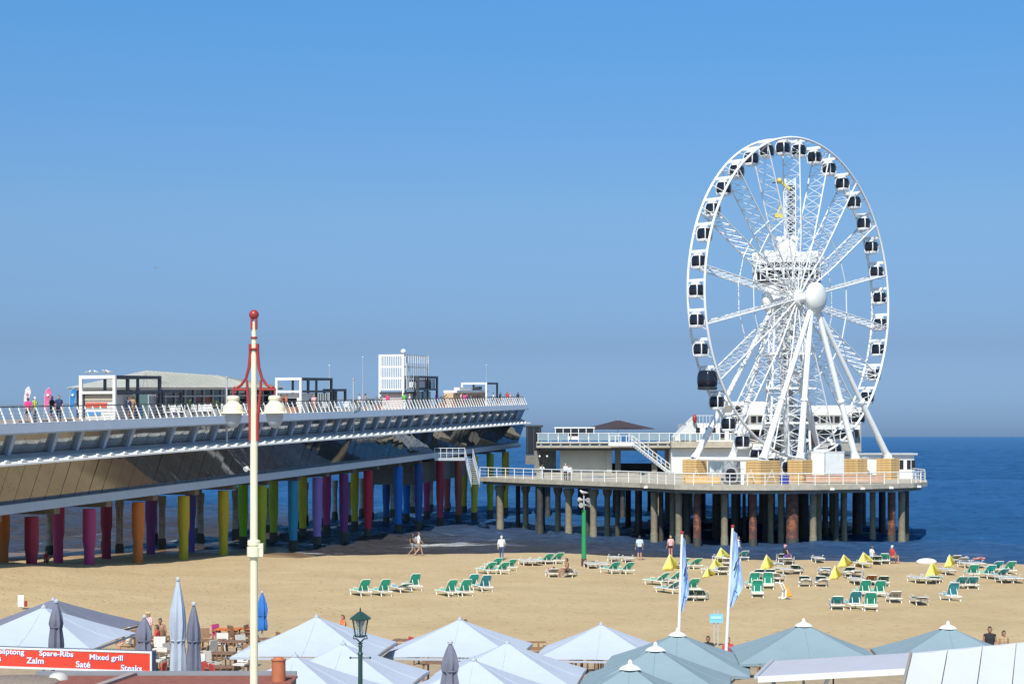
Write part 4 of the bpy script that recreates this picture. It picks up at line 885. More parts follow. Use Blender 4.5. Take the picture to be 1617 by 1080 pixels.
dbox(kx, a0+.25, a0+3.2, au+.2, -1.75, 0, 1.78, 'body', mat('kiosk_white', (.60, .58, .55), .6)); W_ = -1.75-au-.2
dbox(kx, a0+.19, a0+.245, au+.25, au+.25+W_*.74, .88, 1.22, 'red_stripe', mat('stripe_red', (.58, .10, .05), .5)); dbox(kx, a0+.19, a0+.245, au+.25, au+.25+W_*.52, .3, .55, 'blue_stripe', mat('stripe_blue', (.05, .25, .55), .5))
dbox(kx, a0+.18, a0+.24, au+.2, -1.75, 1.35, 1.78, 'tan_header', mat('pale_tan', (.42, .36, .28), .7))
k2 = thing('glass_room', 'teal glass room with blue board right of striped kiosk', 'kiosk', PP((a0+a1)/2+2, -3, 11.24))
dbox(k2, a0+6.0, a1-.2, -1.9, au+.3, 0, 1.78, 'glass_wall', GLASS_T)
for i in range(7): t = a0+6.0+(a1-a0-6.2)*i/6; dbox(k2, t-.05, t+.05, -1.8, -1.89, 0, 1.78, 'mullion', FASCIA)
dbox(k2, a0+3.3, a0+5.8, -2.6, au+.4, 0, 1.7, 'warm_wall', mat('warm_grey', (.45, .42, .38), .7)); dbox(k2, a0+3.7, a0+5.0, -1.9, -2.0, .05, .95, 'blue_board', mat('board_blue', (.04, .22, .48), .5)); dbox(k2, a0+4.2, a0+5.2, -2.3, -2.4, 1.0, 1.5, 'green_board', mat('board_green', (.35, .38, .05), .5)); dbox(k2, a0+3.25, a0+3.5, -1.85, -2.0, .7, 1.5, 'red_board', RED)
k3 = thing('cafe_room', 'white cafe room with dark opening inside mid-pier frame', 'kiosk', PP(e0+3, -3, 11.24))
dbox(k3, e0+.3, e0+4.5, eu+.2, -1.8, 0, 1.78, 'wall', WHITE); dbox(k3, e0+.22, e0+.29, eu+.5, -2.1, .45, 1.35, 'opening', GLASS_D); dbox(k3, e0-.4, e0+.1, eu+.3, -1.9, 0, .5, 'timber_counter', mat('counter_orange', (.42, .17, .07), .7)); dbox(k3, e0+2.6, e0+3.8, -1.72, -1.79, .05, 1.2, 'door', DARKG)
k4 = thing('glass_room', 'teal glass room inside mid-pier frame', 'kiosk', PP(e1-3, -3, 11.24)); dbox(k4, e0+5.2, e1-.2, -1.9, eu+.3, 0, 1.75, 'glass_wall', GLASS_T)
for i in range(5): t = e0+5.2+(e1-e0-5.4)*i/4; dbox(k4, t-.05, t+.05, -1.8, -1.89, 0, 1.75, 'mullion', FASCIA)
# big white slatted screen, wrapping a corner, over a kiosk
s0 = pier_t(637, -1.9); su = pier_u(600, s0); s1 = pier_t(675, -1.9); zt = lambda py: CZ-(py-HY)*PP(s0, -1.9, 0).y/FP-PP(s0, 0, 11.24).z
sl = thing('slatted_frame', 'big white slatted screen frame towering over the pier kiosk', 'frame', PP(s0, -2.5, 11.24)); z0, z1 = zt(615), zt(561)
for zz in (z0, (2*z0+z1)/3, (z0+2*z1)/3, z1):
    dbox(sl, s0-.08, s0+.08, su, -1.82, zz-.1, zz+.1, 'end_rail', WHITE); dbox(sl, s0+.09, s1, -1.98, -1.82, zz-.1, zz+.1, 'side_rail', WHITE)
for i in range(14): u = su+(-1.9-su)*i/13; dbox(sl, s0-.15, s0-.085, u-.05, u+.05, z0, z1, 'end_slat', WHITE)
for i in range(1, 12): t = s0+(s1-s0)*i/11; dbox(sl, t-.06, t+.06, -1.81, -1.75, z0, z1, 'side_slat', WHITE)
for t, u in ((s0, su), (s0, -1.9), (s1, -1.9), (s1, su)): dbox(sl, t-.12, t+.12, u-.12, u+.12, 0, z1+.11, 'post', WHITE)
b = MB(); b.sphere(DL(sl, s0, -1.9, z1+.4), .3, 12, 8); b.build('ball_lamp', FROST, sl, 60)
k5 = thing('white_kiosk', 'white and pink kiosk below the slatted screen', 'kiosk', PP(s0+3, -3, 11.24)); dbox(k5, s0+.2, s0+6, su+.15, -2.1, 0, 1.65, 'body', mat('kiosk_pinkwhite', (.62, .52, .50), .6)); dbox(k5, s0-.2, s0+6.2, su, -2.0, 1.66, 1.85, 'awning', DARKG)
f8, q0, q1, qu = box_frame('dark tall scaffold frame beside the slatted screen', 640, 660, 690, -1.4, 3.4, 2.0, DARKG)
sp = thing('show_room', 'dark two-storey room with white boards in tall scaffold frame', 'kiosk', PP((q0+q1)/2, -2.5, 11.24)); dbox(sp, q0+.4, q1-1.5, -1.7, qu+.2, 2.2, 3.2, 'upper_room', DARKG); dbox(sp, q0+.25, q0+.38, qu+.3, -1.8, 2.35, 3.0, 'white_board', WHITE); dbox(sp, q0+1.0, q0+4.5, -1.6, -1.69, 2.3, 3.05, 'pale_board', mat('pale_lilac', (.50, .48, .55), .6)); dbox(sp, q0+.4, q1-1.5, -1.7, qu+.2, 0, 1.9, 'lower_room', GLASS_T)
for i in range(8): t = q1-4.0+i*.5; dbox(sp, t-.05, t+.05, -1.5, -1.57, 2.15, 3.4, 'ladder_bar', DARKG)
# tan kiosk with white roof near the end
t0, t1 = pier_t(716, -2.6), pier_t(767, -2.6)
k6 = thing('beach_bar_kiosk', 'tan kiosk with white flat roof near seaward end of pier', 'kiosk', PP((t0+t1)/2, -3.4, 11.24)); dbox(k6, t0, t1, -2.6, -3.8, 0, 1.7, 'body', mat('tan_wall', (.52, .38, .24), .7, var=.2)); dbox(k6, t0+.5, t1+.3, -2.3, -4.0, 1.72, 2.0, 'roof', WHITE)
for i in range(5): t = t0+3+(t1-t0-5)*i/5; dbox(k6, t, t+1.5, -2.52, -2.59, .5, 1.35, 'window_pane', GLASS_D if i != 3 else mat('orange_panel', (.5, .16, .06), .6))
dbox(k6, t1-3, t1-1.5, -2.7, -3.4, 2.02, 2.5, 'roof_unit', DARKG); dbox(k6, t0+3, t0+8, -2.7, -3.4, 2.02, 2.35, 'roof_box', WHITE)
# tall thin masts
for px, py0 in ((520, 578), (573, 565), (768, 577)):
    t = pier_t(px, -8); q = PP(t, -8, 11.24); h = CZ-(py0-HY)*q.y/FP-q.z
    m_ = thing('flag_mast', {520: 'bare thin mast above mid-pier cafe', 573: 'tallest bare mast left of slatted frame', 768: 'bare thin mast near the end of pier'}[px], 'mast', q, 0, 'bare masts on the pier'); b = MB(); b.tube([(0,0,0), (0,0,h)], [.06, .03], 6); b.build('shaft', GREY, m_); b = MB(); b.sphere((0,0,h+.06), .08, 8, 5); b.build('truck', WHITE, m_); b = MB(); b.box((0,0,.1), (.3,.3,.2)); b.build('base', GREY, m_)
# feather flags
def feather(label, px, pyt, u, colr, mk):
    t = pier_t(px, u); q = PP(t, u, 11.24); h = CZ-(pyt-HY)*q.y/FP-q.z
    o = thing('feather_flag', label, 'flag', q, rnd.uniform(-.3, .3), 'feather flags on the pier deck')
    b = MB(); b.tube([(0,0,0), (0,0,h*.7), (.1,0,h*.92), (.32,0,h)], .025, 6); b.build('pole', GREY, o)
    L = [(0.02, h*.28), (.02, h*.7), (.12, h*.92), (.32, h*.995)]; Rr = [(.12, h*.30), (.30, h*.6), (.50, h*.85), (.40, h*.985)]
    b = MB(); n_ = 4
    b.rings([[(a[0], -.015, a[1]), (c[0], -.015+.06*math.sin(i*1.7), c[1]), (c[0], .015+.06*math.sin(i*1.7), c[1]), (a[0], .015, a[1])] for i, (a, c) in enumerate(zip(L, Rr))]); b.build('banner', colr, o)
    b = MB(); b.box((.24, -.05, h*.78), (.15, .03, .15), R=Matrix.Rotation(PI/4, 3, 'Y')); b.build('diamond_emblem', mk, o)
    b = MB(); b.box((0,0,.04), (.5,.5,.08)); b.build('base', DARKG, o)
feather('white feather flag with pink diamond at left end of pier', 38, 610, -2.4, mat('flag_white', (.68, .62, .66), .8), mat('flag_pinkmark', (.6, .15, .3), .8))
feather('pink feather flag with white diamond at left end of pier', 70, 612, -2.4, mat('flag_pink', (.66, .13, .30), .8), WHITE)
feather('blue feather flag with white diamond left of striped kiosk', 110, 612, -2.0, mat('flag_blue', (.03, .20, .50), .8), WHITE)
# deck planters
def planter(label, px, u, h, m):
    t = pier_t(px, u); q = PP(t, u, 11.24); o = thing('potted_plant', label, 'plant', q, 0, 'potted plants on the pier deck')
    b = MB(); b.lathe([(.28, 0), (.38, .5), (.40, .55), (.33, .56)], 12); b.build('pot', TERRA if m is PALM else GREY, o, 40)
    b = MB(); r_ = random.Random(px)
    for i in range(150):
        a = r_.uniform(0, 2*PI); e = r_.uniform(-.2, 1.4); d = Vector((math.cos(a)*math.cos(e), math.sin(a)*math.cos(e), math.sin(e))); c = Vector((0,0,.62))+d*r_.uniform(.1, .85)*h*.6; s_ = r_.uniform(.06, .16)
        v1 = d.cross(Vector((r_.random(), r_.random(), 1))).normalized()*s_*.5; b.add([c-v1, c+d*s_, c+v1, c-d*s_*.6], [(0,1,2,3)])
    b.build('foliage', m, o)
    b = MB(); b.tube([(0,0,.4), (0.03,0,.9)], .03, 6); b.build('stem', PALM, o)
for lb_, px, u, h, m in (('yellowing potted plant in front of pale roof pavilion', 296, -1.6, 1.5, LEAF), ('bushy potted plant left of the lantern post', 340, -1.6, 1.5, LEAF), ('potted plant behind the lantern arm', 372, -1.6, 1.4, PALM), ('brown palm pot left of the slatted frame kiosk', 598, -1.7, 1.6, PALM), ('low green plant tub left of slatted frame', 585, -1.7, 1.1, LEAF), ('dry palm pot between scaffold frame and tan kiosk', 700, -1.7, 1.7, PALM), ('small palm pot in front of tan kiosk', 718, -1.6, 1.5, PALM), ('low plant tub right of bare masts', 560, -1.7, 1.0, LEAF)): planter(lb_, px, u, h, m)
# white cafe seats along the balustrade
sm_ = MB().box((0, 0, .42), (.5, .5, .08)).box((0, .24, .68), (.5, .06, .5)).mesh('shell', WHITE); lm_ = MB().box((0,0,.2),(.04,.04,.4)).mesh('leg', GREY)
for i, px in enumerate((263, 270, 278, 287, 304, 312, 320, 330, 348, 362, 384, 392, 500, 510, 532, 548)):
    t = pier_t(px, -1.3); o = thing('cafe_chair', ('first second third fourth fifth sixth seventh eighth ninth tenth eleventh twelfth'.split()[i]+' white cafe chair from left before pale roof pavilion' if px < 400 else 'first second third fourth'.split()[i-12]+' white cafe chair from left by the mid-pier frames'), 'chair', PP(t, -1.3, 11.245), rnd.uniform(0, 6), 'white chairs along balustrade, pavilion row' if px < 400 else 'white chairs along balustrade, mid-pier row'); obj('shell', sm_, o); [obj('leg', lm_, o, (x_, y_, 0)) for x_ in (-.2, .2) for y_ in (-.2, .2)]
# gulls on the white frame
gm = MB()
gm.tube([(0,-.22,.16), (0,-.1,.19), (0,.05,.2), (0,.15,.22), (0,.19,.29), (0,.23,.31), (0,.30,.30)], [.01, .06, .085, .07, .05, .045, .008], 8); gullm = gm.mesh('body', mat('gull_white', (.7, .7, .7), .8), 50)
gl = MB().beam((-.03,.02,0), (-.03,.02,.14), .012).beam((.03,.02,0), (.03,.02,.14), .012).mesh('legs', mat('gull_leg', (.5, .3, .05), .6)); gw = MB().tube([(-.07,.1,.22), (-.08,-.05,.22), (-.02,-.3,.18)], [.02, .05, .01], 6).tube([(.07,.1,.22), (.08,-.05,.22), (.02,-.3,.18)], [.02, .05, .01], 6).mesh('folded_wings', mat('gull_grey', (.35, .37, .4), .8), 50)
def gull(label, loc, rz, s=1.6):
    o = thing('gull', label, 'bird', loc, rz, 'gulls'); o.scale = (s, s, s); obj('body', gullm, o); obj('legs', gl, o); obj('folded_wings', gw, o)
for i, f in enumerate((.2, .45, .7, .85)): gull(('first', 'second', 'third', 'fourth')[i]+' gull from left perched on white frame above striped kiosk', PP(a0, au+(-1.6-au)*f, 11.24+3.2), rnd.uniform(0, 6), 1.1)

b = MB(); b.tube([(0,-.25,0), (0,-.1,.02), (0,.12,.03), (0,.25,.02)], [.02, .08, .08, .02], 8); fb = thing('gull', 'tiny gull flying alone in the sky at left', 'bird', W(248, 424, 330), .6, 'gulls'); b.build('body', mat('gull_white', (.7, .7, .7), .8), fb, 50)
for s_ in (-1, 1): b = MB(); b.slab([(0, -.1, .05), (s_*.35, -.05, .22), (s_*.75, -.2, .12), (s_*.35, .1, .22), (0, .12, .05)], .02); b.build('wing', mat('gull_grey', (.35, .37, .4), .8), fb)

# ================================================================ BEACH FURNITURE
def lounger_proto(sling, back):
    o = thing('sun_lounger', 'x', 'sun lounger'); w_, h = .70, .34
    b = MB()                             # feet point to +y, head end to -y
    for s in (-1, 1): b.tube([(s*w_/2, -.25, h), (s*w_/2, .9, h), (s*w_/2*.9, 1.0, h-.02)], .027, 6)
    b.beam((-w_/2, .97, h), (w_/2, .97, h), .06, .06); b.beam((-w_/2, -.25, h), (w_/2, -.25, h), .06, .06); b.beam((-w_/2, -.85, h-.04), (w_/2, -.85, h-.04), .05); b.beam((-w_/2, -.9, h-.04), (-w_/2, -.25, h-.02), .05); b.beam((w_/2, -.9, h-.04), (w_/2, -.25, h-.02), .05); b.build('frame', LOUNGE_W, o)
    b = MB(); b.box((0, .36, h+.015), (w_-.06, 1.18, .02)); b.build('seat_sling', sling, o)
    a = math.radians(back); d = Vector((0, -math.cos(a), math.sin(a))); q0 = Vector((0, -.25, h+.02)); nn = Vector((0, math.sin(a), math.cos(a)))
    b = MB(); x = Vector((w_/2-.035, 0, 0)); e = q0+d*.90
    prf = [q0-x, q0+x, q0+x+d*.70, q0+x*.75+d*.86, q0-x*.75+d*.86, q0-x+d*.70]; b.slab([p_+nn*.012 for p_ in prf], .024); bk = b.build('back_sling', sling, o)
    b = MB(); x = x*1.08; b.tube([q0-x, q0-x+d*.72, q0-x*.78+d*.90, q0+x*.78+d*.90, q0+x+d*.72, q0+x], .022, 6); b.build('back_frame', LOUNGE_W, o)
    lm = MB().tube([(0,0,h), (0,.04,h*.5), (0,-.03,0)], [.04, .035, .03], 6).mesh('leg', LOUNGE_W)
    for s in (-1, 1):
        for y in (-.75, .72): obj('leg', lm, o, (s*(w_/2-.01), y, 0))
        b = MB(); b.tube([(s*(w_/2+.04), -.2, h+.2), (s*(w_/2+.04), .2, h+.2), (s*(w_/2+.04), .24, h)], .025, 5); b.build('armrest', LOUNGE_W, o)
    if back: 
        for s in (-.2, .2): b = MB(); b.beam((s, -.7, h-.04), q0+d*.45+Vector((s,0,0)), .03); b.build('back_strut', LOUNGE_W, o)
    return o
PROTO = {}
CN = dict(g=('green', SL_G), b=('blue', SL_B), d=('dark green', SL_D), w=('pale grey', SL_W), o=('orange', SL_O))
def ordn(i, n):
    if n == 1: return ''
    o_ = ['leftmost', 'second from left', 'third from left', 'fourth from left', 'fifth from left', 'sixth from left', 'seventh from left', 'eighth from left']
    return (o_[i] if i < n-1 or n == 2 and i == 0 else 'rightmost')+' of '+{2: 'two', 3: 'three', 4: 'four', 5: 'five', 6: 'six', 7: 'seven', 8: 'eight'}[n]
# clusters: place in words, then (px, py, colour, back angle, heading of feet in degrees from straight out to sea; positive = left)
LG = [
 ('above the green street lantern', [(569, 944, 'g', 52, 32), (601, 944, 'g', 52, 29), (629, 938, 'b', 16, 34), (650, 935, 'g', 56, 28)]),
 ('behind the closed grey parasol', [(706, 945, 'g', 50, 32), (730, 944, 'g', 54, 27), (742, 934, 'g', 54, 25), (762, 937, 'b', 52, 24)]),
 ('near the man in white shirt', [(768, 909, 'g', 35, 35), (779, 902, 'g', 34, 30), (789, 909, 'g', 36, 32), (801, 904, 'g', 38, 28)]),
 ('left of the green pole', [(830, 895, 'w', 0, 15), (844, 895, 'w', 0, 15), (860, 894, 'g', 36, 27), (876, 893, 'g', 36, 27)]),
 ('occupied, left of green pole', [(872, 914, 'w', 18, 8), (900, 914, 'w', 24, -12)]),
 ('in rear pair right of green pole', [(970, 890, 'w', 0, 10), (992, 891, 'w', 0, 10)]),
 ('right of the green pole', [(933, 900, 'w', 0, 10), (952, 900, 'w', 0, 12), (964, 909, 'g', 36, 31), (986, 909, 'g', 36, 31)]),
 ('beside the left blue flag', [(1038, 927, 'g', 32, 42), (1056, 940, 'b', 30, 37), (1061, 925, 'g', 32, 37), (1090, 938, 'g', 40, 20), (1088, 951, 'd', 24, 8), (1108, 951, 'd', 26, -14)]),
 ('at waterline left of blue flag', [(1047, 878, 'w', 0, 10), (1066, 878, 'w', 0, 10)]),
 ('behind the leftmost yellow tent', [(1074, 901, 'g', 30, 27), (1094, 901, 'g', 30, 27)]),
 ('around tents left of second flag', [(1124, 910, 'w', 0, 20), (1141, 910, 'w', 20, 0), (1137, 890, 'w', 0, 10), (1150, 896, 'w', 20, -10), (1169, 888, 'b', 30, 20)]),
 ('in green trio by second flag', [(1190, 933, 'g', 56, 6), (1197, 946, 'g', 62, -4), (1214, 933, 'g', 56, -6)]),
 ('in row behind green trio', [(1197, 917, 'd', 30, 4), (1215, 917, 'd', 30, 0), (1229, 921, 'w', 22, -25), (1239, 909, 'w', 0, 12), (1260, 909, 'd', 20, -20)]),
 ('at water near rust-coloured pile', [(1218, 876, 'd', 40, 5), (1236, 890, 'd', 20, 0), (1247, 894, 'w', 10, -15), (1256, 885, 'g', 28, 23)]),
 ('right of the orange towel', [(1273, 928, 'd', 28, -14), (1299, 928, 'd', 28, -14)]),
 ('left of the front yellow tent', [(1293, 891, 'w', 0, 5), (1303, 911, 'b', 20, 0)]),
 ('among the three middle yellow tents', [(1315, 886, 'w', 12, 0), (1342, 913, 'd', 30, -6), (1356, 914, 'w', 10, -20), (1364, 899, 'w', 0, 10), (1376, 889, 'w', 0, 0)]),
 ('at water right of middle tents', [(1384, 894, 'd', 22, 0), (1399, 893, 'g', 24, -10), (1415, 887, 'b', 40, -30)]),
 ('in row behind big green pair', [(1354, 926, 'w', 0, 4), (1375, 927, 'o', 24, -4), (1396, 928, 'd', 26, -8)]),
 ('in big green pair on right', [(1364, 945, 'g', 48, 6), (1388, 946, 'g', 50, 2)]),
 ('in nearest row on right', [(1323, 965, 'b', 26, -6), (1349, 965, 'b', 48, 4), (1377, 967, 'g', 50, -8)]),
 ('standing alone right of the big green pair', [(1413, 954, 'w', 26, -4)]),
 ('standing alone, farthest forward on right beach', [(1453, 958, 'd', 10, 4)]),
 ('below right-hand yellow tents', [(1449, 923, 'w', 0, 6), (1467, 924, 'w', 0, 4), (1480, 923, 'g', 10, -20), (1498, 910, 'w', 0, 5)]),
 ('behind right-hand tents by sea', [(1509, 892, 'w', 20, 0), (1520, 893, 'w', 10, 0), (1527, 899, 'w', 0, 5), (1536, 891, 'd', 14, 0), (1546, 899, 'w', 0, 4)]),
 ('in far right green group', [(1536, 915, 'g', 42, 0), (1560, 916, 'g', 42, 12), (1572, 907, 'b', 32, 10), (1578, 918, 'b', 30, 20), (1592, 910, 'g', 42, 10)]),
 ('in the pale pair at far right', [(1587, 923, 'w', 0, 4), (1605, 923, 'w', 0, 4)]),
 ('in blue trio at far right', [(1503, 951, 'b', 58, 8), (1517, 932, 'b', 36, 0), (1536, 932, 'b', 36, -6)]),
]
for place, items in LG:
    items = sorted(items); n_ = len(items)
    for i, (px, py, c, back, hd) in enumerate(items):
        key = (c, back//8)
        if key not in PROTO: PROTO[key] = lounger_proto(CN[c][1], back); o = PROTO[key]
        else: o = copy_tree(PROTO[key])
        q = G(px, py-3); o.location = (q.x, q.y+.35, sandz(q.x, q.y+.35)-.015); o.rotation_euler = (0, 0, math.radians(hd)+rnd.uniform(-.05, .05))
        o.scale = (.94, .94, .94); o['group'] = 'sun loungers on the beach'
        st_ = 'flat' if back < 12 else ('half-raised' if back < 40 else 'upright')
        o['label'] = ' '.join((st_+' '+CN[c][0]+' lounger, '+ordn(i, n_)+(' ' if n_ > 1 else '')+place).split())
# yellow wind tents
def tent(label, px, py, hpx, flip=1):
    q = G(px, py); s = FP/q.y; h = hpx/s; o = thing('wind_tent', label, 'beach tent', q, rnd.uniform(-.15, .15), 'yellow wind tents'); r = h*.46
    ap = Vector((.1*flip, 0, h)); A = Vector((-r, -.35, 0)); Bv = Vector((r*.62*flip*1.0, -.25, 0)); C = Vector((r*1.55*flip, .8, .25*h)); D = Vector((r*1.2*flip, .9, 0))
    def panel(a, b_, c, name, bulge):
        N = 5; m_ = MB(); nrm = (b_-a).cross(c-a).normalized()
        for i in range(N+1):
            for j in range(N+1-i):
                f, g = i/N, j/N; w_ = 1-f-g; p_ = a*w_+b_*f+c*g+nrm*bulge*27*f*g*w_; m_.v.append(tuple(p_))
        ix = {}; k = 0
        for i in range(N+1):
            for j in range(N+1-i): ix[(i, j)] = k; k += 1
        for i in range(N):
            for j in range(N-i):
                m_.f.append((ix[(i,j)], ix[(i+1,j)], ix[(i,j+1)])); m_.m.append(0)
                if j < N-i-1: m_.f.append((ix[(i+1,j)], ix[(i+1,j+1)], ix[(i,j+1)])); m_.m.append(0)
        me = m_.mesh(name, YEL, 40); pb = obj(name, me, o); md = pb.modifiers.new('thickness', 'SOLIDIFY'); md.thickness = .012; return pb
    panel(A, Bv, ap, 'front_panel', .06); panel(Bv+Vector((.02,0,0)), D, ap, 'side_panel', -.10); panel(D, C+Vector((.25*flip, .2, 0)), ap, 'rear_panel', .05)
    for e_, nm in ((A, 'left_pole'), (D, 'rear_pole')):
        b = MB(); b.tube([e_, ap], .018, 5); b.build(nm, GREY, o)
TN = [(1055, 900, 26, 'leftmost yellow tent, just left of the blue flag'), (1136, 886, 22, 'yellow tent at the waterline left of second flag'), (1115, 911, 15, 'smallest yellow tent, low on the sand between flags'), (1126, 901, 19, 'rounded yellow tent behind the smallest one'), (1208, 899, 24, 'yellow tent behind the green trio of loungers'), (1316, 914, 22, 'yellow tent nearest on the right, in front of two others'), (1330, 895, 20, 'middle yellow tent with shaded opening of the three'), (1361, 893, 22, 'tall yellow tent right of the shaded one'), (1469, 911, 24, 'yellow tent left of the seaward right-hand one'), (1497, 895, 20, 'rightmost yellow tent at the edge of sea')]
for px, py, h_, lb_ in TN: tent(lb_, px, py, h_)
# green pole with loudspeakers
q = G(922, 894); gp = thing('loudspeaker_pole', 'green pole on the beach topped with grey loudspeakers', 'pole', q); s = FP/q.y; H = (894-805)/s
b = MB(); b.tube([(0,0,-.5), (0,0,.55)], .19, 14); b.build('rusty_foot', RUST, gp, 50); b = MB(); b.tube([(0,0,.55), (0,0,H)], [.17, .15], 14); b.build('shaft', GREEN_P, gp, 50); b = MB(); b.tube([(0,0,H), (0,0,H+1.0)], .05, 8); b.build('top_stem', GREY, gp)
for k, a in enumerate((.3, 2.3, 4.2, 5.4)):
    b = MB(); d = Vector((math.cos(a), math.sin(a), 0)); z = H+.35+.35*(k % 2); b.tube([d*.05+Vector((0,0,z)), d*.22+Vector((0,0,z)), d*.45+Vector((0,0,z))], [.05, .08, .19], 12); b.build('horn', mat('pale_grey_horn', (.36, .36, .33), .5), gp, 40)
gull('gull perched on top of the green loudspeaker pole', Vector(gp.location)+Vector((0,0,H+1.0)), 1.0, 1.15)
for px, py, lb_ in ((555, 875, 'gull standing on sand near purple pillar'), (827, 871, 'gull resting at water edge left of green pole'), (934, 872, 'gull at water edge just right of green pole'), (952, 871, 'gull at water edge second right of green pole')): 
    q = G(px, py+1); gull(lb_, q, rnd.uniform(0, 6), 1.5)
b = MB(); b.sphere((0,0,.12), (.75,.4,.28), 14, 8); cv = b.build('white_float', WHITE, None, 60); tag(cv, 'white upturned float lying at the sea edge near tents', 'float'); cv.location = G(1463, 890)
# small blue notice board
q = W(1131, 1010, 80); q.z = sandz(q.x, q.y); nb = thing('notice_board', 'light blue notice board on posts between the umbrellas and flags', 'sign', q); s = FP/80
zc = CZ-(976-HY)/s-q.z
b = MB(); b.box((0, 0, zc), (.62, .05, .40)); b.build('board', SIGNBLUE, nb); b = MB(); b.box((0, -.03, zc+.04), (.46, .02, .12)); b.build('pale_print', mat('pale_cyan', (.4, .68, .75), .5), nb)
for s_ in (-.1, .08): b = MB(); b.beam((s_, .05, -.2), (s_, .05, zc+.35), .05); b.build('post', GREY, nb)
# orange towel hung on a frame, blue beach ball-like tent
q = G(1243, 946); tw_ = thing('orange_towel_seat', 'white beach seat draped with an orange towel right of green trio', 'beach seat', q, .3)
b = MB(); b.tube([(-.35,0,.05), (-.1,0,.1), (-.02,.1,.5), (-.25,.1,.9), (-.5,.1,.92)], .05, 6); b.tube([(-.35,.4,.05), (-.1,.4,.1), (-.02,.5,.5), (-.25,.5,.9), (-.5,.5,.92)], .05, 6); b.build('frame', LOUNGE_W, tw_)
b = MB(); b.slab([(.0,0,.15), (.28,-.05,.2), (.22,.5,.75), (-.05,.5,.8)], .06); b.build('towel', mat('towel_orange', (.60, .26, .02), .9), tw_)

# towels left on or beside loungers
TW = [(1303, 908, (.62, .66, .74), 'pale blue and white towel on lounger left of front yellow tent'), (1230, 898, (.45, .60, .80), 'sky-blue towel spread behind the green trio'), (1341, 911, (.70, .70, .68), 'white towel over dark lounger among middle tents'), (1197, 913, (.70, .70, .68), 'white towel over dark lounger behind green trio'), (1215, 913, (.68, .68, .64), 'second white towel over dark lounger behind green trio'), (1273, 924, (.70, .70, .68), 'white towel over left lounger right of orange towel'), (1299, 924, (.70, .68, .64), 'white towel over second lounger right of orange towel'), (1417, 884, (.05, .42, .75), 'bright cyan towel hung at sea edge beside red top'), (1547, 889, (.70, .30, .28), 'red and white towel behind right-hand tents'), (1413, 948, (.66, .64, .60), 'white towel on the lone lounger at right')]
for px, py, c, lb_ in TW:
    q = G(px, py+2); t_ = MB(); rg = []
    for i in range(9):
        f = i/8; y = -.55+1.1*f; z = .40+.30*max(0, (.35-f))+(.02*math.sin(f*9)); rg.append([(-.30, y, z), (0, y, z+.03*math.sin(f*12)), (.30, y, z), (.31, y, z-.10), (.0, y, z-.02), (-.31, y, z-.12)])
    t_.rings(rg); o = t_.build('beach_towel', mat('towel_%d' % px, c, .95, var=.2, scale=5, bump=.3, bscale=8), None, 40); o.location = (q.x, q.y+.25, sandz(q.x, q.y+.25)); o.rotation_euler = (0, 0, rnd.uniform(-.2, .2)); tag(o, lb_, 'towel', 'towels on the beach')

# ================================================================ FOREGROUND: beach-club parasols
UMB = [
 (500, 973, 57, 4.5, -0.100, CANVAS_L, None, 'pale blue parasol behind the cream lantern post'),
 (726, 977, 60, 4.5, -0.112, CANVAS_L, None, 'pale blue parasol at back centre right of street lantern'),
 (949, 985, 64, 4.4, -0.124, CANVAS_L, None, 'pale blue parasol at back right beside the teal ones'),
 (542, 1016, 52, 4.4, -0.112, CANVAS_L, None, 'pale blue parasol right behind the green street lantern'),
 (801, 1014, 54, 4.5, -0.118, CANVAS_L, None, 'pale blue parasol right of the closed grey one'),
 (466, 1035, 47, 4.2, -0.100, CANVAS_L, None, 'pale blue parasol by the terracotta chimney pot'),
 (748, 1041, 48, 4.2, -0.112, CANVAS_L, None, 'nearest pale blue parasol behind the closed grey one'),
 (1070, 999, 57, 4.6, -0.136, CANVAS_T, 'white', 'rear teal parasol of the nested three'),
 (1035, 1022, 51.5, 4.3, -0.136, CANVAS_T, 'white', 'middle teal parasol of the nested three'),
 (995, 1051, 47, 4.0, -0.136, CANVAS_T, 'white', 'nearest teal parasol of the nested three'),
 (1269, 984, 58, 4.5, -0.052, CANVAS_T, 'white', 'teal parasol behind the lavender awning'),
 (1497, 988, 59, 4.6, -0.100, CANVAS_T, 'white', 'rightmost teal parasol behind the white tent roof'),
 (69, 958, 56, 4.6, -0.088, CANVAS_L, None, 'pale blue parasol behind the red menu sign'),
 (84, 946, 63, 5.0, -0.172, CANVAS_G, None, 'grey-violet parasol behind the pale blue one at left')]
for px, py, Y, sd_, rz, m, cp, lb_ in UMB:
    parasol('parasol', lb_, W(px, py, Y), sd_, 1.05, rz, m, TZ, cap=cp, group='open parasols')
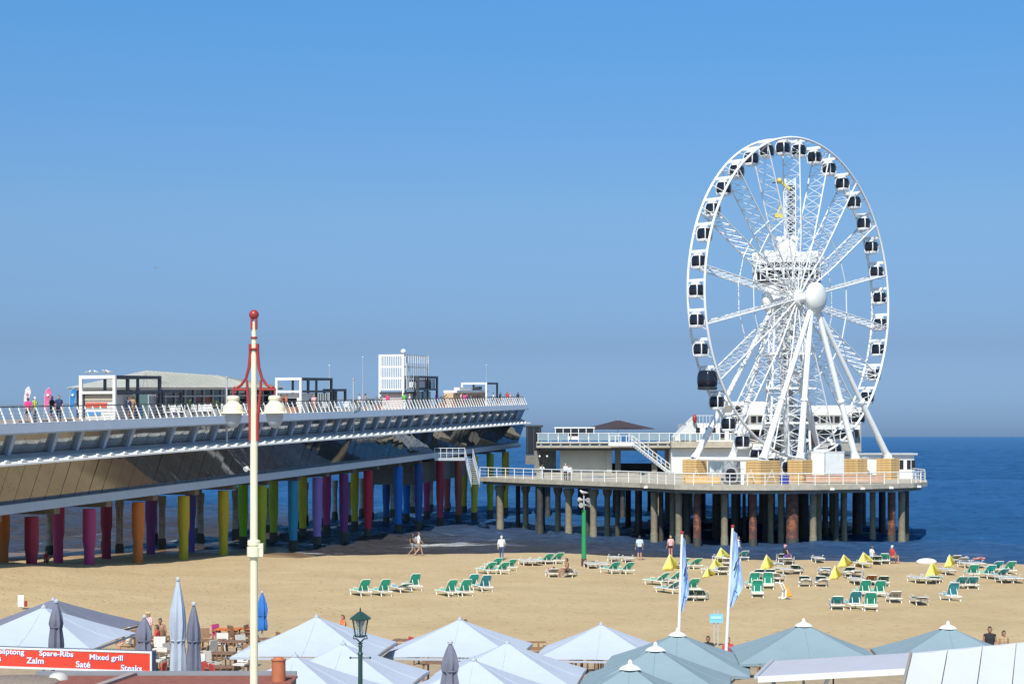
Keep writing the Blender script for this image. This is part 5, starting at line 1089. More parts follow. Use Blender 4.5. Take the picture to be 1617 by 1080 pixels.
# closed parasols
def closed_parasol(label, px, pyt, pyb, wpx, Y, m, tie=.55, double=False):
    top = W(px, pyt, Y); bot = CZ-(pyb-HY)*Y/FP; s = FP/Y; r = wpx/2/s; L = top.z-bot
    o = thing('closed_parasol', label, 'parasol', (top.x, Y, TZ), rnd.uniform(0, 3), 'closed parasols'); zt_, zb = top.z-TZ, bot-TZ
    b = MB(); n_ = 32; rs_ = []; r_ = random.Random(px)
    ph = [r_.uniform(0, 6) for _ in range(6)]
    prf = [(0, .16), (.04, .30), (.14, .55), (.30, .82), (.45, .96), (tie, .86), (tie+.06, .78), (.78, .95), (.92, 1.0), (1.0, .92)]
    for f, k in prf:
        ring = []
        for j in range(n_):
            a = 2*PI*j/n_; amp = .24*min(1, f*3)
            q = 1+amp*(math.sin(8*a+ph[0]+1.4*f)*.6+math.sin(5*a+ph[1]-2*f)*.5)
            ring.append((r*k*q*.9*math.cos(a), r*k*q*.9*math.sin(a), zt_-L*f+(.05*math.sin(6*a+ph[2]) if f > .95 else 0)))
        rs_.append(ring)
    b.rings(rs_); b.build('folded_canopy', m, o, 50)
    b = MB(); k = .86; b.tube([(r*k*.92*math.cos(2*PI*j/20), r*k*.92*math.sin(2*PI*j/20), zt_-L*(tie+.01)) for j in range(20)], .02, 5, closed=True); b.build('tie_band', m, o)
    b = MB(); b.tube([(0,0,0), (0,0,zt_+.03)], .035, 8); b.build('pole', GREY, o); b = MB(); b.lathe([(.07, 0), (.07, .05), (.02, .1)], 10, (0,0,zt_)); b.build('cap', GREY, o); b = MB(); b.box((0,0,.05), (.7,.7,.1)); b.build('base', CONC_D, o)
closed_parasol('tall closed pale blue parasol right of the red sign', 281, 916, 1066, 27, 50, CANVAS_L, .62)
closed_parasol('closed grey-violet parasol beside the tall pale blue one', 306, 955, 1066, 24, 49, CANVAS_G, .5)
closed_parasol('closed grey-violet parasol at the right end of red sign', 228, 975, 1034, 27, 56, CANVAS_G, .6)
closed_parasol('closed grey-violet parasol in front of the left pale blue one', 89, 951, 1026, 24, 50, CANVAS_G, .5)
closed_parasol('closed grey-violet parasol between two pale blue ones at centre', 711, 1016, 1092, 30, 44, CANVAS_G, .55)
closed_parasol('closed bright blue parasol right of the cream lantern post', 414, 936, 994, 18, 78, CANVAS_B, .6)
# ---------------------------------------------------------------- cream lantern post with red scrolls
q = W(401, 700, 34); L1 = thing('lantern_post', 'tall cream lantern post with red scrollwork and two hanging lanterns', 'street lamp', (q.x, q.y, 2.9)); s = FP/34
zz = lambda py: CZ-(py-HY)/s-2.9
b = MB(); b.tube([(0,0,0), (0,0,zz(700))], [.08, .072], 20); b.tube([(0,0,zz(700)), (0,0,zz(560))], [.062, .055], 16); b.tube([(0,0,zz(560)), (0,0,zz(508))], [.048, .044], 16); b.build('shaft', CREAM, L1, 50)
b = MB(); b.lathe([(.10, 0), (.135, .02), (.135, .20), (.10, .22)], 20, (0,0,zz(880))); b.lathe([(.10, 0), (.125, .02), (.125, .10), (.10, .12)], 20, (0,0,zz(862))); b.box((.13, 0, zz(868)), (.1, .14, .25)); b.build('collar', CREAM, L1, 40)
b = MB(); b.lathe([(.063, 0), (.07, .02), (.063, .04)], 14, (0,0,zz(535))); b.lathe([(.075, 0), (.09, .02), (.075, .04)], 14, (0,0,zz(553))); b.build('ring', RED, L1, 40)
b = MB(); b.sphere((0,0,zz(497)), .095, 18, 12); b.build('ball_finial', RED, L1, 60)
b = MB()
for k in range(4): a = PI/4+k*PI/2; b.beam((.062*math.cos(a), .062*math.sin(a), zz(520)), (.06*math.cos(a), .06*math.sin(a), zz(503)), .035)
b.build('sleeve_rib', RED, L1)
RZL = math.radians(-12)
for sgn in (-1, 1):
    d = Vector((math.cos(RZL)*sgn, math.sin(RZL)*sgn, 0)); P = lambda x, py: d*x+Vector((0,0,zz(py)))
    b = MB(); b.tube([P(.07, 543), P(.075, 560), P(.10, 580), P(.16, 597), P(.26, 608), P(.36, 613), P(.40, 611)], [.035, .032, .03, .028, .026, .024, .03], 8); b.build('upper_scroll', RED, L1, 50)
    b = MB(); b.tube([P(.14, 600), P(.13, 620), P(.10, 640), P(.075, 655), P(.07, 696)], [.022, .028, .03, .034, .034], 8); b.build('lower_scroll', RED, L1, 50)
    b = MB(); b.tube([P(.13, 615), P(.44, 615)], .022, 8); ar = b.build('arm', RED, L1, 50)
    ln = MB(); c = d*.42+Vector((0,0,zz(616))); ln.tube([c, c+Vector((0,0,-.11))], .018, 6); h = ln.build('hanger', RED, L1)
    c0_ = c+Vector((0,0,-.10))
    b = MB(); b.lathe([(.03, 0), (.10, -.01), (.125, -.04), (.125, -.08), (.105, -.11), (.12, -.15), (.17, -.19), (.20, -.25), (.205, -.31), (.28, -.335), (.28, -.35), (.19, -.35)], 24, c0_); hd = b.build('lantern_hood', CREAM, L1, 35)
    b = MB(); b.lathe([(.165, -.352), (.165, -.42), (.14, -.52), (.08, -.60), (.02, -.63)], 20, c0_); b.build('lantern_globe', mat('frosted_globe', (.40, .42, .45), .3, var=.02), L1, 50)
b = MB(); b.tube([(-.12, 0, zz(738)), (-.16, -.05, zz(741))], [.03, .055], 10); b.beam((-.09,0,zz(742)), (-.12,0,zz(738)), .03); b.build('camera_unit', WHITE, L1)
# ---------------------------------------------------------------- green street lantern
q = W(569, 963, 36); s = FP/36; L2 = thing('street_lantern', 'dark green old-style street lantern rising among the pale parasols', 'street lamp', (q.x, q.y, 2.9)); zz = lambda py: CZ-(py-HY)/s-2.9
b = MB(); b.tube([(0,0,0), (0,0,zz(1030))], [.055, .045], 16); b.build('shaft', GREEN_D, L2, 50)
b = MB(); b.lathe([(.04, 0), (.06, .03), (.035, .07), (.035, .16), (.05, .19), (.03, .22), (.06, .25)], 14, (0,0,zz(1034))); b.build('neck', GREEN_D, L2, 50)
b = MB(); b.tube([(-.19, 0, zz(1038)), (.19, 0, zz(1038))], .012, 8); b.sphere((-.2,0,zz(1038)), .025, 8, 5); b.sphere((.2,0,zz(1038)), .025, 8, 5); b.build('ladder_bar', GREEN_D, L2)
zb, zt2 = zz(1003), zz(977)
cr = lambda r, z: [(r*math.cos(PI/6+k*PI/3), r*math.sin(PI/6+k*PI/3), z) for k in range(6)]
lo, hi = cr(.115, zb), cr(.175, zt2)
for k in range(6):
    b = MB(); b.beam(lo[k], hi[k], .018); b.build('glazing_bar', GREEN_D, L2)
    b = MB(); j = (k+1) % 6; f_ = .97; b.slab([Vector(lo[k])*1, Vector(lo[j])*1, Vector(hi[j]), Vector(hi[k])], .004); b.build('glass_pane', CLEARG, L2)
b = MB(); b.rings([cr(.12, zb-.03), cr(.13, zb)]); b.tube(cr(.175, zt2), .014, 6, closed=True); b.build('lantern_base', GREEN_D, L2)
b = MB(); b.rings([cr(.24, zz(977)+.0), cr(.235, zz(977)+.02), cr(.15, zz(971)), cr(.07, zz(966.5)), cr(.02, zz(965))]); b.build('roof', GREEN_D, L2)
b = MB(); b.lathe([(.012, 0), (.02, .03), (.008, .08)], 8, (0,0,zz(965))); b.build('spike', GREEN_D, L2)
for x in (-.035, .035): b = MB(); b.tube([(x,0,zb+.01), (x,0,zb+.15)], .025, 8); b.build('bulb_tube', FROST, L2, 50)
b = MB(); b.lathe([(.05, zz(990)), (.10, zz(979))], 12); b.build('reflector', GREY, L2)
for sg in (-1, 1):
    b = MB(); b.tube([(0,0,zz(1014)), (sg*.08,0,zz(1008)), (sg*.14,0,zz(1008)), (sg*.13,0,zz(1003)), (sg*.08,0,zz(1004))], .014, 6); b.build('scroll', GREEN_D, L2)
# ---------------------------------------------------------------- red menu sign
sgn_ = thing('menu_sign', 'long red menu sign with white Dutch grill words in white frame', 'sign', W(100, 1062, 45.6)); so3 = Vector(sgn_.location)
A, Bq = W(-40, 1054-1.3, 46.4)-so3, W(240, 1062, 45)-so3; ux = (Bq-A); LW = ux.length; ux.normalize(); hS = .545
nrm = Vector((ux.y, -ux.x, 0)).normalized(); ang = math.atan2(ux.y, ux.x)
def SB(x0_, x1_, z0_, z1_, f0, f1, name, m):      # along, up, forward
    b = MB(); P = lambda x, z, f: A+ux*x+Vector((0,0,z))+nrm*f
    b.hexa([P(x0_, z0_, f0), P(x1_, z0_, f0), P(x1_, z1_, f0), P(x0_, z1_, f0)], [P(x0_, z0_, f1), P(x1_, z0_, f1), P(x1_, z1_, f1), P(x0_, z1_, f1)]); return b.build(name, m, sgn_)
SB(0, LW, 0, hS, -.22, -.01, 'box_body', mat('dark_blue_grey', (.09, .12, .17), .6)); SB(.05, LW-.05, .05, hS-.05, -.01, 0, 'red_face', SIGNRED)
for a_ in ((0, LW, 0, .05), (0, LW, hS-.05, hS), (0, .05, .05, hS-.05), (LW-.05, LW, .05, hS-.05)): SB(*a_, -.009, .015, 'frame_strip', WHITE)
def lettering(txt, px, py, size, sx_=1.0):
    cu = bpy.data.curves.new('lettering', 'FONT'); cu.body = txt; cu.size = size; cu.extrude = .004; cu.offset = size*.02; cu.align_x = 'LEFT'
    to_ = bpy.data.objects.new('tmp', cu); COL.objects.link(to_); dg = bpy.context.evaluated_depsgraph_get(); me = bpy.data.meshes.new_from_object(to_.evaluated_get(dg)); bpy.data.objects.remove(to_)
    me.materials.clear(); me.materials.append(mat('sign_white', (.80, .78, .84), .5, var=.02))
    cu2 = me
    o = obj('lettering', me, sgn_); f = (px+40)/280*LW; s_ = FP/45.6
    zq = (W(0, py-(1.2 if py > 1045 else 1.6), 45.6+.0).z-so3.z)-(A.z+(Bq.z-A.z)*f/LW)
    P = A+ux*f+Vector((0,0,zq))+nrm*.006
    o.matrix_local = Matrix.Translation(P) @ Matrix.Rotation(ang, 4, 'Z') @ Matrix.Rotation(PI/2, 4, 'X') @ Matrix.Diagonal((sx_, 1, 1, 1))
    sh = obj('lettering_shadow', me.copy(), o); sh.data.materials.clear(); sh.data.materials.append(mat('sign_indigo', (.10, .08, .30), .5)); sh.location = (.012, -.010, -.003)
for tx_, px, py, sz, sx_ in (('Sliptong', -1, 1037.5, .195, 1.2), ('Spare-Ribs', 64, 1038, .19, 1.22), ('Mixed grill', 143, 1041, .19, 1.2), ('s', -2, 1049, .215, 1.1), ('Zalm', 44, 1050.5, .215, 1.15), ('Saté', 122, 1053.5, .215, 1.15), ('Steaks', 192, 1056.5, .215, 1.1)): lettering(tx_, px, py, sz, sx_)
for k in (0.4, 2.2, LW-.5): SB(k, k+.08, -1.3, -.005, -.15, -.07, 'leg', GREY)
# ---------------------------------------------------------------- roofs at the bottom edge
rf = thing('kiosk_roof', 'red-brown boarded flat roof along the bottom left edge', 'roof', (-8.2, 40, 2.9)); zt3 = W(0, 1066, 43.5).z-2.9
for k in range(22):
    b = MB(); b.box((0, 3.3-k*.34, zt3-.02), (5.9, .31, .05)); b.build('roof_board', ROOFRED, rf)
b = MB(); b.box((0, 0, zt3/2-.03), (5.8, 7.1, zt3-.08)); b.build('wall', mat('brown_wall', (.22, .15, .11), .8), rf)
b = MB(); b.box((-.3, 3.6, zt3+.03), (6.4, .16, .12)); b.build('front_coping', mat('lead_grey', (.24, .25, .28), .6), rf)
b = MB(); b.beam((-1.1, 3.5, zt3+.04), (-2.3, -3.4, zt3+.04), .2, .07); b.build('hip_strip', mat('lead_grey2', (.34, .28, .25), .6), rf)
rd = thing('round_kiosk', 'brown round kiosk top in the bottom left corner', 'kiosk', W(20, 1080, 42.2)); rd.location.z = 2.9; zt3b = W(0, 1061, 43.6).z-2.9
b = MB(); b.lathe([(1.0, 0), (1.0, zt3b-.18)], 32); b.build('wall', mat('brown_plaster', (.23, .17, .13), .85, bump=.2), rd, 40); b = MB(); b.lathe([(1.06, zt3b-.18), (1.08, zt3b-.05), (1.0, zt3b), (.02, zt3b+.01)], 40); b.build('top', mat('brown_gravel', (.26, .20, .16), .95, var=.3, scale=12, bump=.4), rd, 40)
vd = thing('vent_cowl', 'pale grey domed vent beside the round kiosk', 'vent', W(92, 1080, 42.8)); vd.location.z = 2.9; zv = W(0, 1062, 42.8).z-2.9
b = MB(); b.tube([(0,0,0), (0,0,zv-.2)], .16, 16); b.build('pipe', GREY, vd, 40); b = MB(); b.lathe([(.26, zv-.22), (.26, zv-.16), (.20, zv-.05), (.12, zv), (.0, zv+.02)], 20); b.build('dome', mat('vent_grey', (.5, .48, .44), .6), vd, 40)
ch = thing('chimney_pot', 'terracotta chimney pot in front of the pale parasol', 'chimney', W(440, 1085, 42.5)); ch.location.z = 2.9; zc1 = W(0, 1040, 42.5).z-2.9
b = MB(); b.lathe([(.17, zc1-.55), (.165, zc1-.04), (.185, zc1-.03), (.185, zc1), (.14, zc1)], 20); b.build('pot', TERRA, ch, 40); b = MB(); b.lathe([(.14, zc1-.02), (.1, zc1+.04), (.03, zc1+.06)], 16); b.build('lid', TERRA, ch, 40); b = MB(); b.box((0,0,(zc1-.55)/2), (.6,.6,zc1-.55)); b.build('stack', mat('brick_red', (.3, .1, .07), .85, var=.3), ch)
# ---------------------------------------------------------------- white tent roof and lavender awning
wt = thing('tent_roof', 'big white sloping tent roof in the bottom right corner', 'tent', W(1530, 1060, 44)); wt.location.z = 2.9; w0 = Vector(wt.location)
T0, T1 = W(1441, 1031, 44), W(1441, 1031, 44)+Vector((3.3, 1.95, .04))*2.2; dn = Vector((-.56, -1.7, -.53))*2.6
for k in range(7):
    a, c = T0.lerp(T1, k/7), T0.lerp(T1, (k+1)/7-.004); rows = 7; b = MB(); rg = []
    for i in range(rows):
        f = i/(rows-1); rg.append([a+dn*f+Vector((0,0,-.05*math.sin(PI*f)))-w0, a.lerp(c, .5)+dn*f+Vector((0,0,-.05*math.sin(PI*f)-.03))-w0, c+dn*f+Vector((0,0,-.05*math.sin(PI*f)))-w0, a.lerp(c, .5)+dn*f+Vector((0,0,-.05*math.sin(PI*f)-.07))-w0])
    b.rings(rg); b.build('roof_panel', CANVAS_W, wt, 30)
b = MB(); b.beam(T0+Vector((-.04,0,0))-w0, T0+dn+Vector((-.04,0,0))-w0, .06, .10); b.build('edge_rail', mat('grey_brown_rail', (.25, .23, .20), .6), wt)
b = MB(); b.slab([T1-w0, T0-w0, T0-w0+Vector((0,.15,-1.9)), T1-w0+Vector((0,.15,-1.9))], .04); b.build('rear_wall', CANVAS_W, wt)
for q_ in (T0, T1, T0+dn, T1+dn): b = MB(); e_ = q_-w0; b.beam((e_.x, e_.y, 0), e_+Vector((0,0,-.1)), .09); b.build('post', GREY, wt)
aw = thing('awning', 'lavender-white folding awning left of the white tent roof', 'awning', W(1320, 1075, 47)); aw.location.z = TZ; a0_ = Vector(aw.location)
K = [W(1222, 1043, 49.2), W(1440, 1030, 49.0), W(1436, 1056, 46), W(1196, 1069, 46)]
b = MB(); b.slab([p_-a0_ for p_ in (K[3], K[2], K[1], K[0])], .02); b.build('fabric', CANVAS_LAV, aw)
b = MB(); b.beam(K[3]-a0_+Vector((0,-.03,-.05)), K[2]-a0_+Vector((0,-.03,-.05)), .10, .15); b.build('front_bar', WHITE, aw); b = MB(); b.beam(K[3]-a0_+Vector((-.04,0,0)), K[0]-a0_+Vector((-.04,0,0)), .10, .08); b.build('side_bar', mat('bar_grey', (.4, .42, .44), .5), aw)
b = MB(); m_ = W(1310, 1066, 46)-a0_; b.tube([m_, m_+Vector((-.35, .5, -1.0))], .05, 8); b.build('fold_arm', WHITE, aw, 50)
for p_ in (K[0], K[1]): e_ = p_-a0_; b = MB(); b.beam((e_.x, e_.y+.05, 0), e_+Vector((0,.05,-.03)), .1); b.build('post', GREY, aw)
# beach-club hut below it
ht = thing('club_hut', 'dark timber beach-club front in the shade under the awning', 'building', W(1330, 1080, 50)); ht.location.z = TZ
b = MB(); b.box((0, .9, 1.1), (4.6, .3, 2.2)); b.build('wall', mat('dark_timber', (.09, .06, .045), .8, var=.3), ht)
for k in range(6): b = MB(); b.box((-1.9+k*.76, .7, 1.35), (.55, .06, 1.3)); b.build('window_pane', GLASS_D if k % 3 else mat('warm_interior', (.35, .22, .12), .7), ht)
for x_ in (-2.2, 2.2): b = MB(); b.box((x_, .65, 1.1), (.12, .12, 2.2)); b.build('post', WOOD2, ht)
bn = thing('banner_strip', 'red and white banner hung below the teal parasol at right', 'banner', W(1268, 1046, 61)); b = MB(); b.box((0,0,0), (2.2, .04, .22)); b.build('cloth', mat('banner_red', (.55, .07, .06), .8), bn)
for k in range(5): b = MB(); b.box((-.8+k*.4, -.03, .0), (.2, .02, .12)); b.build('pale_mark', mat('banner_pale', (.75, .6, .55), .8), bn)
for x_ in (-1.05, 1.05): b = MB(); b.beam((x_, .04, TZ-bn.location.z), (x_, .04, .1), .05); b.build('post', WOOD2, bn)
# ---------------------------------------------------------------- two hanging sky-blue flags
def bflag(label, pt, pb, wpx, y0, y1, Y):
    q = W(pb[0], pb[1], Y); top = W(pt[0], pt[1], Y); o = thing('beach_flag', label, 'flag', (q.x+(q.x-top.x)*.3, Y, TZ), 0, 'tall blue flags'); oo = Vector(o.location); s = FP/Y
    b = MB(); b.tube([(0,0,0), q-oo, top-oo], [.075, .065, .045], 12); b.build('pole', WHITE, o, 50)
    b = MB(); b.sphere(top-oo, .07, 10, 6); b.build('truck', RED, o)
    rows = 26; cols = 9; rg = []
    for i in range(rows):
        f = i/(rows-1); py = y0+(y1-y0)*f; cx = pt[0]+(pb[0]-pt[0])*(py-pt[1])/(pb[1]-pt[1]); base = W(cx, py, Y)-oo
        ww = wpx/s*(.28+.72*math.sin(min(1, f*1.25)*PI/2)**1.2)*(1 if f < .72 else 1-(f-.72)/.28*.85)
        ring = []
        for j in range(cols):
            g = j/(cols-1); ring.append(base+Vector((.05+ww*g, -.14*math.sin(g*9+f*7)*(.3+g)-.02, -.10*g)))
        back = [p_+Vector((0,.012,0)) for p_ in reversed(ring)]; rg.append(ring+back)
    b = MB(); b.rings(rg); b.build('flag_cloth', FLAGB, o, 60)
    ink = mat('flag_ink', (.02, .04, .16), .8)
    for (f0, g0v, f1, g1v, th) in ((.13, .45, .17, .6, .05), (.42, .25, .53, -.0, .05), (.42, .25, .36, .45, .035), (.80, .25, .83, .5, .03)):
        def at(f, g):
            py = y0+(y1-y0)*f; cx = pt[0]+(pb[0]-pt[0])*(py-pt[1])/(pb[1]-pt[1]); return W(cx, py, Y)-oo+Vector((.09+wpx/s*.8*max(g, 0.02), -.26, 0))
        b = MB(); b.tube([at(f0, g0v), at((f0+f1)/2, (g0v+g1v)/2+.05), at(f1, g1v)], th*.6, 5); b.build('ink_stroke', ink, o)
bflag('narrow sky-blue flag on white pole behind the rear teal parasol', (1077, 841), (1072, 1000), 11, 848, 963, 66)
bflag('wider sky-blue flag on white pole, right of the narrow one', (1157, 831), (1147, 1020), 18, 838, 955, 66)
# ---------------------------------------------------------------- terrace tables and chairs
def table(label, px, py, s_=1.0, cloth=None):
    Y = (CZ-TZ-.75)*FP/(py-HY); q = W(px, py, Y); o = thing('terrace_table', label, 'table', (q.x, Y, TZ if Y < 79 else sandz(q.x, Y)), rnd.uniform(-.3, .3), 'beach-club tables')
    for k in range(4): b = MB(); b.box((-.42+k*.28, 0, .74), (.26, .8, .04)); b.build('top_slat', cloth or WOOD2, o)
    lm = MB().box((0,0,.36), (.06,.06,.72)).mesh('leg', WOOD2)
    for x_, y_ in ((-.45,-.3),(.45,-.3),(.45,.3),(-.45,.3)): obj('leg', lm, o, (x_, y_, 0))
    return o
CH = {}
def chair_proto(m, arm):
    o = thing('terrace_chair', 'x', 'chair'); b = MB(); b.box((0,0,.44), (.5,.5,.06)); b.build('seat', m, o)
    b = MB(); b.box((0,.24,.72), (.5,.05,.44), R=Matrix.Rotation(-.15, 3, 'X')); b.build('backrest', m, o)
    lm = MB().box((0,0,.21), (.05,.05,.42)).mesh('leg', WOOD2)
    for x_, y_ in ((-.22,-.22),(.22,-.22),(.22,.22),(-.22,.22)): obj('leg', lm, o, (x_, y_, 0))
    for x_ in (-.26, .26): b = MB(); b.box((x_, 0, .64), (.05, .5, .04)); b.build('armrest', WOOD2, o)
    return o
def chair(label, px, py, m, rz):
    Y = (CZ-TZ-.5)*FP/(py-HY); q = W(px, py, Y); key = m.name
    o = CH[key] if key not in CH and not CH.setdefault(key, chair_proto(m, True)) else None
    o = CH[key] if not CH[key].get('used') else copy_tree(CH[key]); CH[key]['used'] = 1
    o.location = (q.x, Y, TZ if Y < 79 else sandz(q.x, Y)); o.rotation_euler = (0, 0, rz); o['label'] = label; o['group'] = 'beach-club chairs'
PALEC = mat('pale_cushion', (.60, .57, .52), .9); REDC = mat('red_cushion', (.50, .06, .06), .9); ORC = mat('orange_cloth', (.55, .16, .03), .9); PINKC = mat('pink_cloth', (.60, .08, .25), .9)
TB = [(360, 992, ORC, 'orange-clothed table left of the bright blue parasol'), (385, 990, ORC, 'second orange-clothed table beside the cream post'), (335, 1010, None, 'bare wood table right of closed parasols'), (370, 1012, None, 'bare wood table left of the cream post'), (350, 1030, None, 'wood table in front of the left pale parasol row'), (255, 1005, None, 'wood table between closed parasols'), (262, 1028, None, 'wood table just right of red sign end'), (345, 1052, None, 'wood table nearest the boarded roof'), (205, 995, None, 'wood table beside the grey-violet parasol edge'), (418, 1008, None, 'wood table right of the cream post'), (640, 1010, None, 'wood table glimpsed under centre parasols'), (850, 1030, None, 'wood table glimpsed under right centre parasols'), (925, 1035, None, 'wood table glimpsed left of teal parasols'), (1180, 1040, None, 'wood table left of the lavender awning'), (690, 1045, None, 'wood table under the parasols at centre')]
for px, py, cl, lb_ in TB: table(lb_, px, py, 1, cl)
CHS = [(347, 1000, PINKC), (372, 1002, WOOD2), (397, 1000, WOOD2), (322, 1008, WOOD2), (350, 1016, PALEC), (385, 1018, PALEC), (330, 1026, PALEC), (365, 1036, PALEC), (380, 1046, PALEC), (336, 1044, PALEC), (318, 1036, WOOD2), (245, 1012, WOOD2), (268, 1010, WOOD2), (250, 1022, PALEC), (270, 1032, PALEC), (250, 1040, PALEC), (330, 1062, REDC), (345, 1066, REDC), (248, 1064, REDC), (195, 1000, PALEC), (213, 1004, WOOD2), (405, 1018, WOOD2), (430, 1014, WOOD2), (310, 1050, PALEC), (390, 1034, WOOD2), (640, 1022, REDC), (665, 1030, WOOD2), (870, 1036, WOOD2), (910, 1040, WOOD2), (940, 1040, WOOD2), (1170, 1050, WOOD2), (1192, 1034, WOOD2)]
cn_ = {'pale_cushion': 'pale-cushioned', 'red_cushion': 'red-cushioned', 'teak': 'bare wood', 'pink_cloth': 'pink-draped'}
from collections import Counter
cnt = Counter(); tot = Counter((m.name, px > 300, px > 600) for px, py, m in CHS)
for px, py, m in sorted(CHS, key=lambda t: t[0]):
    key = (m.name, px > 300, px > 600); i = cnt[key]; cnt[key] += 1
    zone = 'under the parasols right of centre' if px > 600 else ('between closed parasols and cream post' if px > 300 else 'between red sign and closed parasols')
    od = 'first second third fourth fifth sixth seventh eighth ninth tenth eleventh twelfth'.split()[i]
    chair((od+' ' if tot[key] > 1 else '')+cn_[m.name]+' chair'+(' from left ' if tot[key] > 1 else ' ')+zone, px, py, m, rnd.uniform(0, 6.28))
# low screens edging the terrace
for i, (pa, pb, py) in enumerate(((318, 402, 1000), (818, 862, 1012), (1165, 1178, 1030))):
    Y = (CZ-TZ)*FP/(py+14-HY); a, c = W(pa, py, Y), W(pb, py, Y); o = thing('terrace_screen', ('low timber post-and-rail screen at back of terrace, ')+('left by orange tables', 'centre by pale parasols', 'right by flags')[i], 'fence', (a.x, Y, a.z-.9), 0, 'terrace screens')
    for k in range(max(2, int((c.x-a.x)/.9)+1)): b = MB(); b.box((k*.9, 0, .45), (.08, .08, .9)); b.build('post', WOOD2, o)
    b = MB(); b.box(((c.x-a.x)/2, 0, .86), (c.x-a.x, .06, .08)); b.build('rail', WOOD2, o)
    b = MB(); b.box(((c.x-a.x)/2, 0.02, .4), (c.x-a.x, .03, .5)); b.build('panel', WOOD2, o)
# little white flag marker and board in the sand at left
mk = thing('marker_board', 'small white board with red edge standing in sand at left', 'sign', G(33, 962)); b = MB(); b.box((0,0,.45), (.32,.06,.62)); b.build('board', WHITE, mk); b = MB(); b.box((.26,0,.3), (.14,.08,.3)); b.build('red_edge', RED, mk); b = MB(); b.box((0,.05,.1), (.05,.05,.5)); b.build('post', GREY, mk)
bg_ = thing('beach_stall', 'small dark and yellow stall board under the left parasol', 'board', W(50, 1022, 62)); bg_.location.z = TZ; b = MB(); b.hexa([(-.5,0,0),(.2,0,0),(.2,.05,0),(-.5,.05,0)], [(-.4,.2,.95),(-.1,.2,.95),(-.1,.25,.95),(-.4,.25,.95)]); b.build('dark_board', DARKG, bg_); b = MB(); b.box((.45,.1,.4), (.4,.04,.6)); b.build('yellow_board', YEL, bg_)

# ================================================================ PEOPLE
# local frame: faces +y, x to their right; regions: 0 skin, 1 top, 2 bottom, 3 hair, 4 shoes
def pose_joints(kind):
    J = dict(pel=(0,0,.93), chest=(0,0,1.30), neck=(0,0,1.47), head=(0,.015,1.62), shL=(-.185,0,1.41), shR=(.185,0,1.41), hipL=(-.09,0,.90), hipR=(.09,0,.90),
             elL=(-.25,-.03,1.13), elR=(.25,-.03,1.13), wrL=(-.26,.08,.89), wrR=(.26,.08,.89), knL=(-.10,.02,.49), knR=(.10,.02,.49), anL=(-.10,-.02,.08), anR=(.10,-.02,.08))
    U = J.update
    if kind == 'walk': U(dict(knL=(-.09,.20,.50), anL=(-.09,.30,.10), knR=(.09,.02,.48), anR=(.09,-.30,.14), elL=(-.25,-.16,1.16), wrL=(-.24,-.10,.92), elR=(.25,.08,1.16), wrR=(.22,.26,.98)))
    elif kind == 'lean':           # forearms on a railing
        U(dict(chest=(0,.22,1.22), neck=(0,.34,1.35), head=(0,.42,1.48), shL=(-.185,.30,1.30), shR=(.185,.30,1.30), elL=(-.24,.42,1.08), elR=(.24,.42,1.08), wrL=(-.12,.62,1.12), wrR=(.12,.62,1.12)))
    elif kind == 'bend':           # stooping forward, arms down
        U(dict(pel=(0,-.10,.90), hipL=(-.09,-.10,.88), hipR=(.09,-.10,.88), chest=(0,.20,1.12), neck=(0,.36,1.20), head=(0,.48,1.26), shL=(-.185,.32,1.16), shR=(.185,.32,1.16), elL=(-.2,.40,.88), elR=(.2,.40,.88), wrL=(-.16,.48,.62), wrR=(.16,.48,.62)))
    elif kind in ('seat', 'ground'):
        dz = 0 if kind == 'seat' else -.36; h = .52+dz
        U(dict(pel=(0,0,h), hipL=(-.10,.03,h-.02), hipR=(.10,.03,h-.02), chest=(0,-.04,h+.36), neck=(0,-.03,h+.53), head=(0,.0,h+.68), shL=(-.185,-.03,h+.47), shR=(.185,-.03,h+.47), elL=(-.26,.05,h+.20), elR=(.26,.05,h+.20), wrL=(-.16,.28,h+.12), wrR=(.16,.28,h+.12)))
        if kind == 'seat': U(dict(knL=(-.12,.44,h+.0), knR=(.12,.44,h+.0), anL=(-.12,.42,.08), anR=(.12,.48,.08)))
        else: U(dict(knL=(-.12,.38,h+.28), knR=(.12,.42,h+.2), anL=(-.10,.68,.06), anR=(.12,.76,.06)))
    elif kind == 'lie':            # on the back on a lounger, head towards -y
        h = .44
        U(dict(pel=(0,0,h), hipL=(-.1,.03,h), hipR=(.1,.03,h), chest=(0,-.36,h+.08), neck=(0,-.52,h+.15), head=(0,-.67,h+.22), shL=(-.185,-.46,h+.12), shR=(.185,-.46,h+.12), elL=(-.27,-.22,h+.05), elR=(.27,-.22,h+.05), wrL=(-.18,.02,h+.10), wrR=(.18,.02,h+.10), knL=(-.11,.42,h+.16), knR=(.11,.44,h+.02), anL=(-.11,.80,h+.02), anR=(.12,.86,h+.02)))
    elif kind == 'arm': U(dict(elR=(.36,.06,1.30), wrR=(.26,.2,1.50)))
    return {k: Vector(v) for k, v in J.items()}
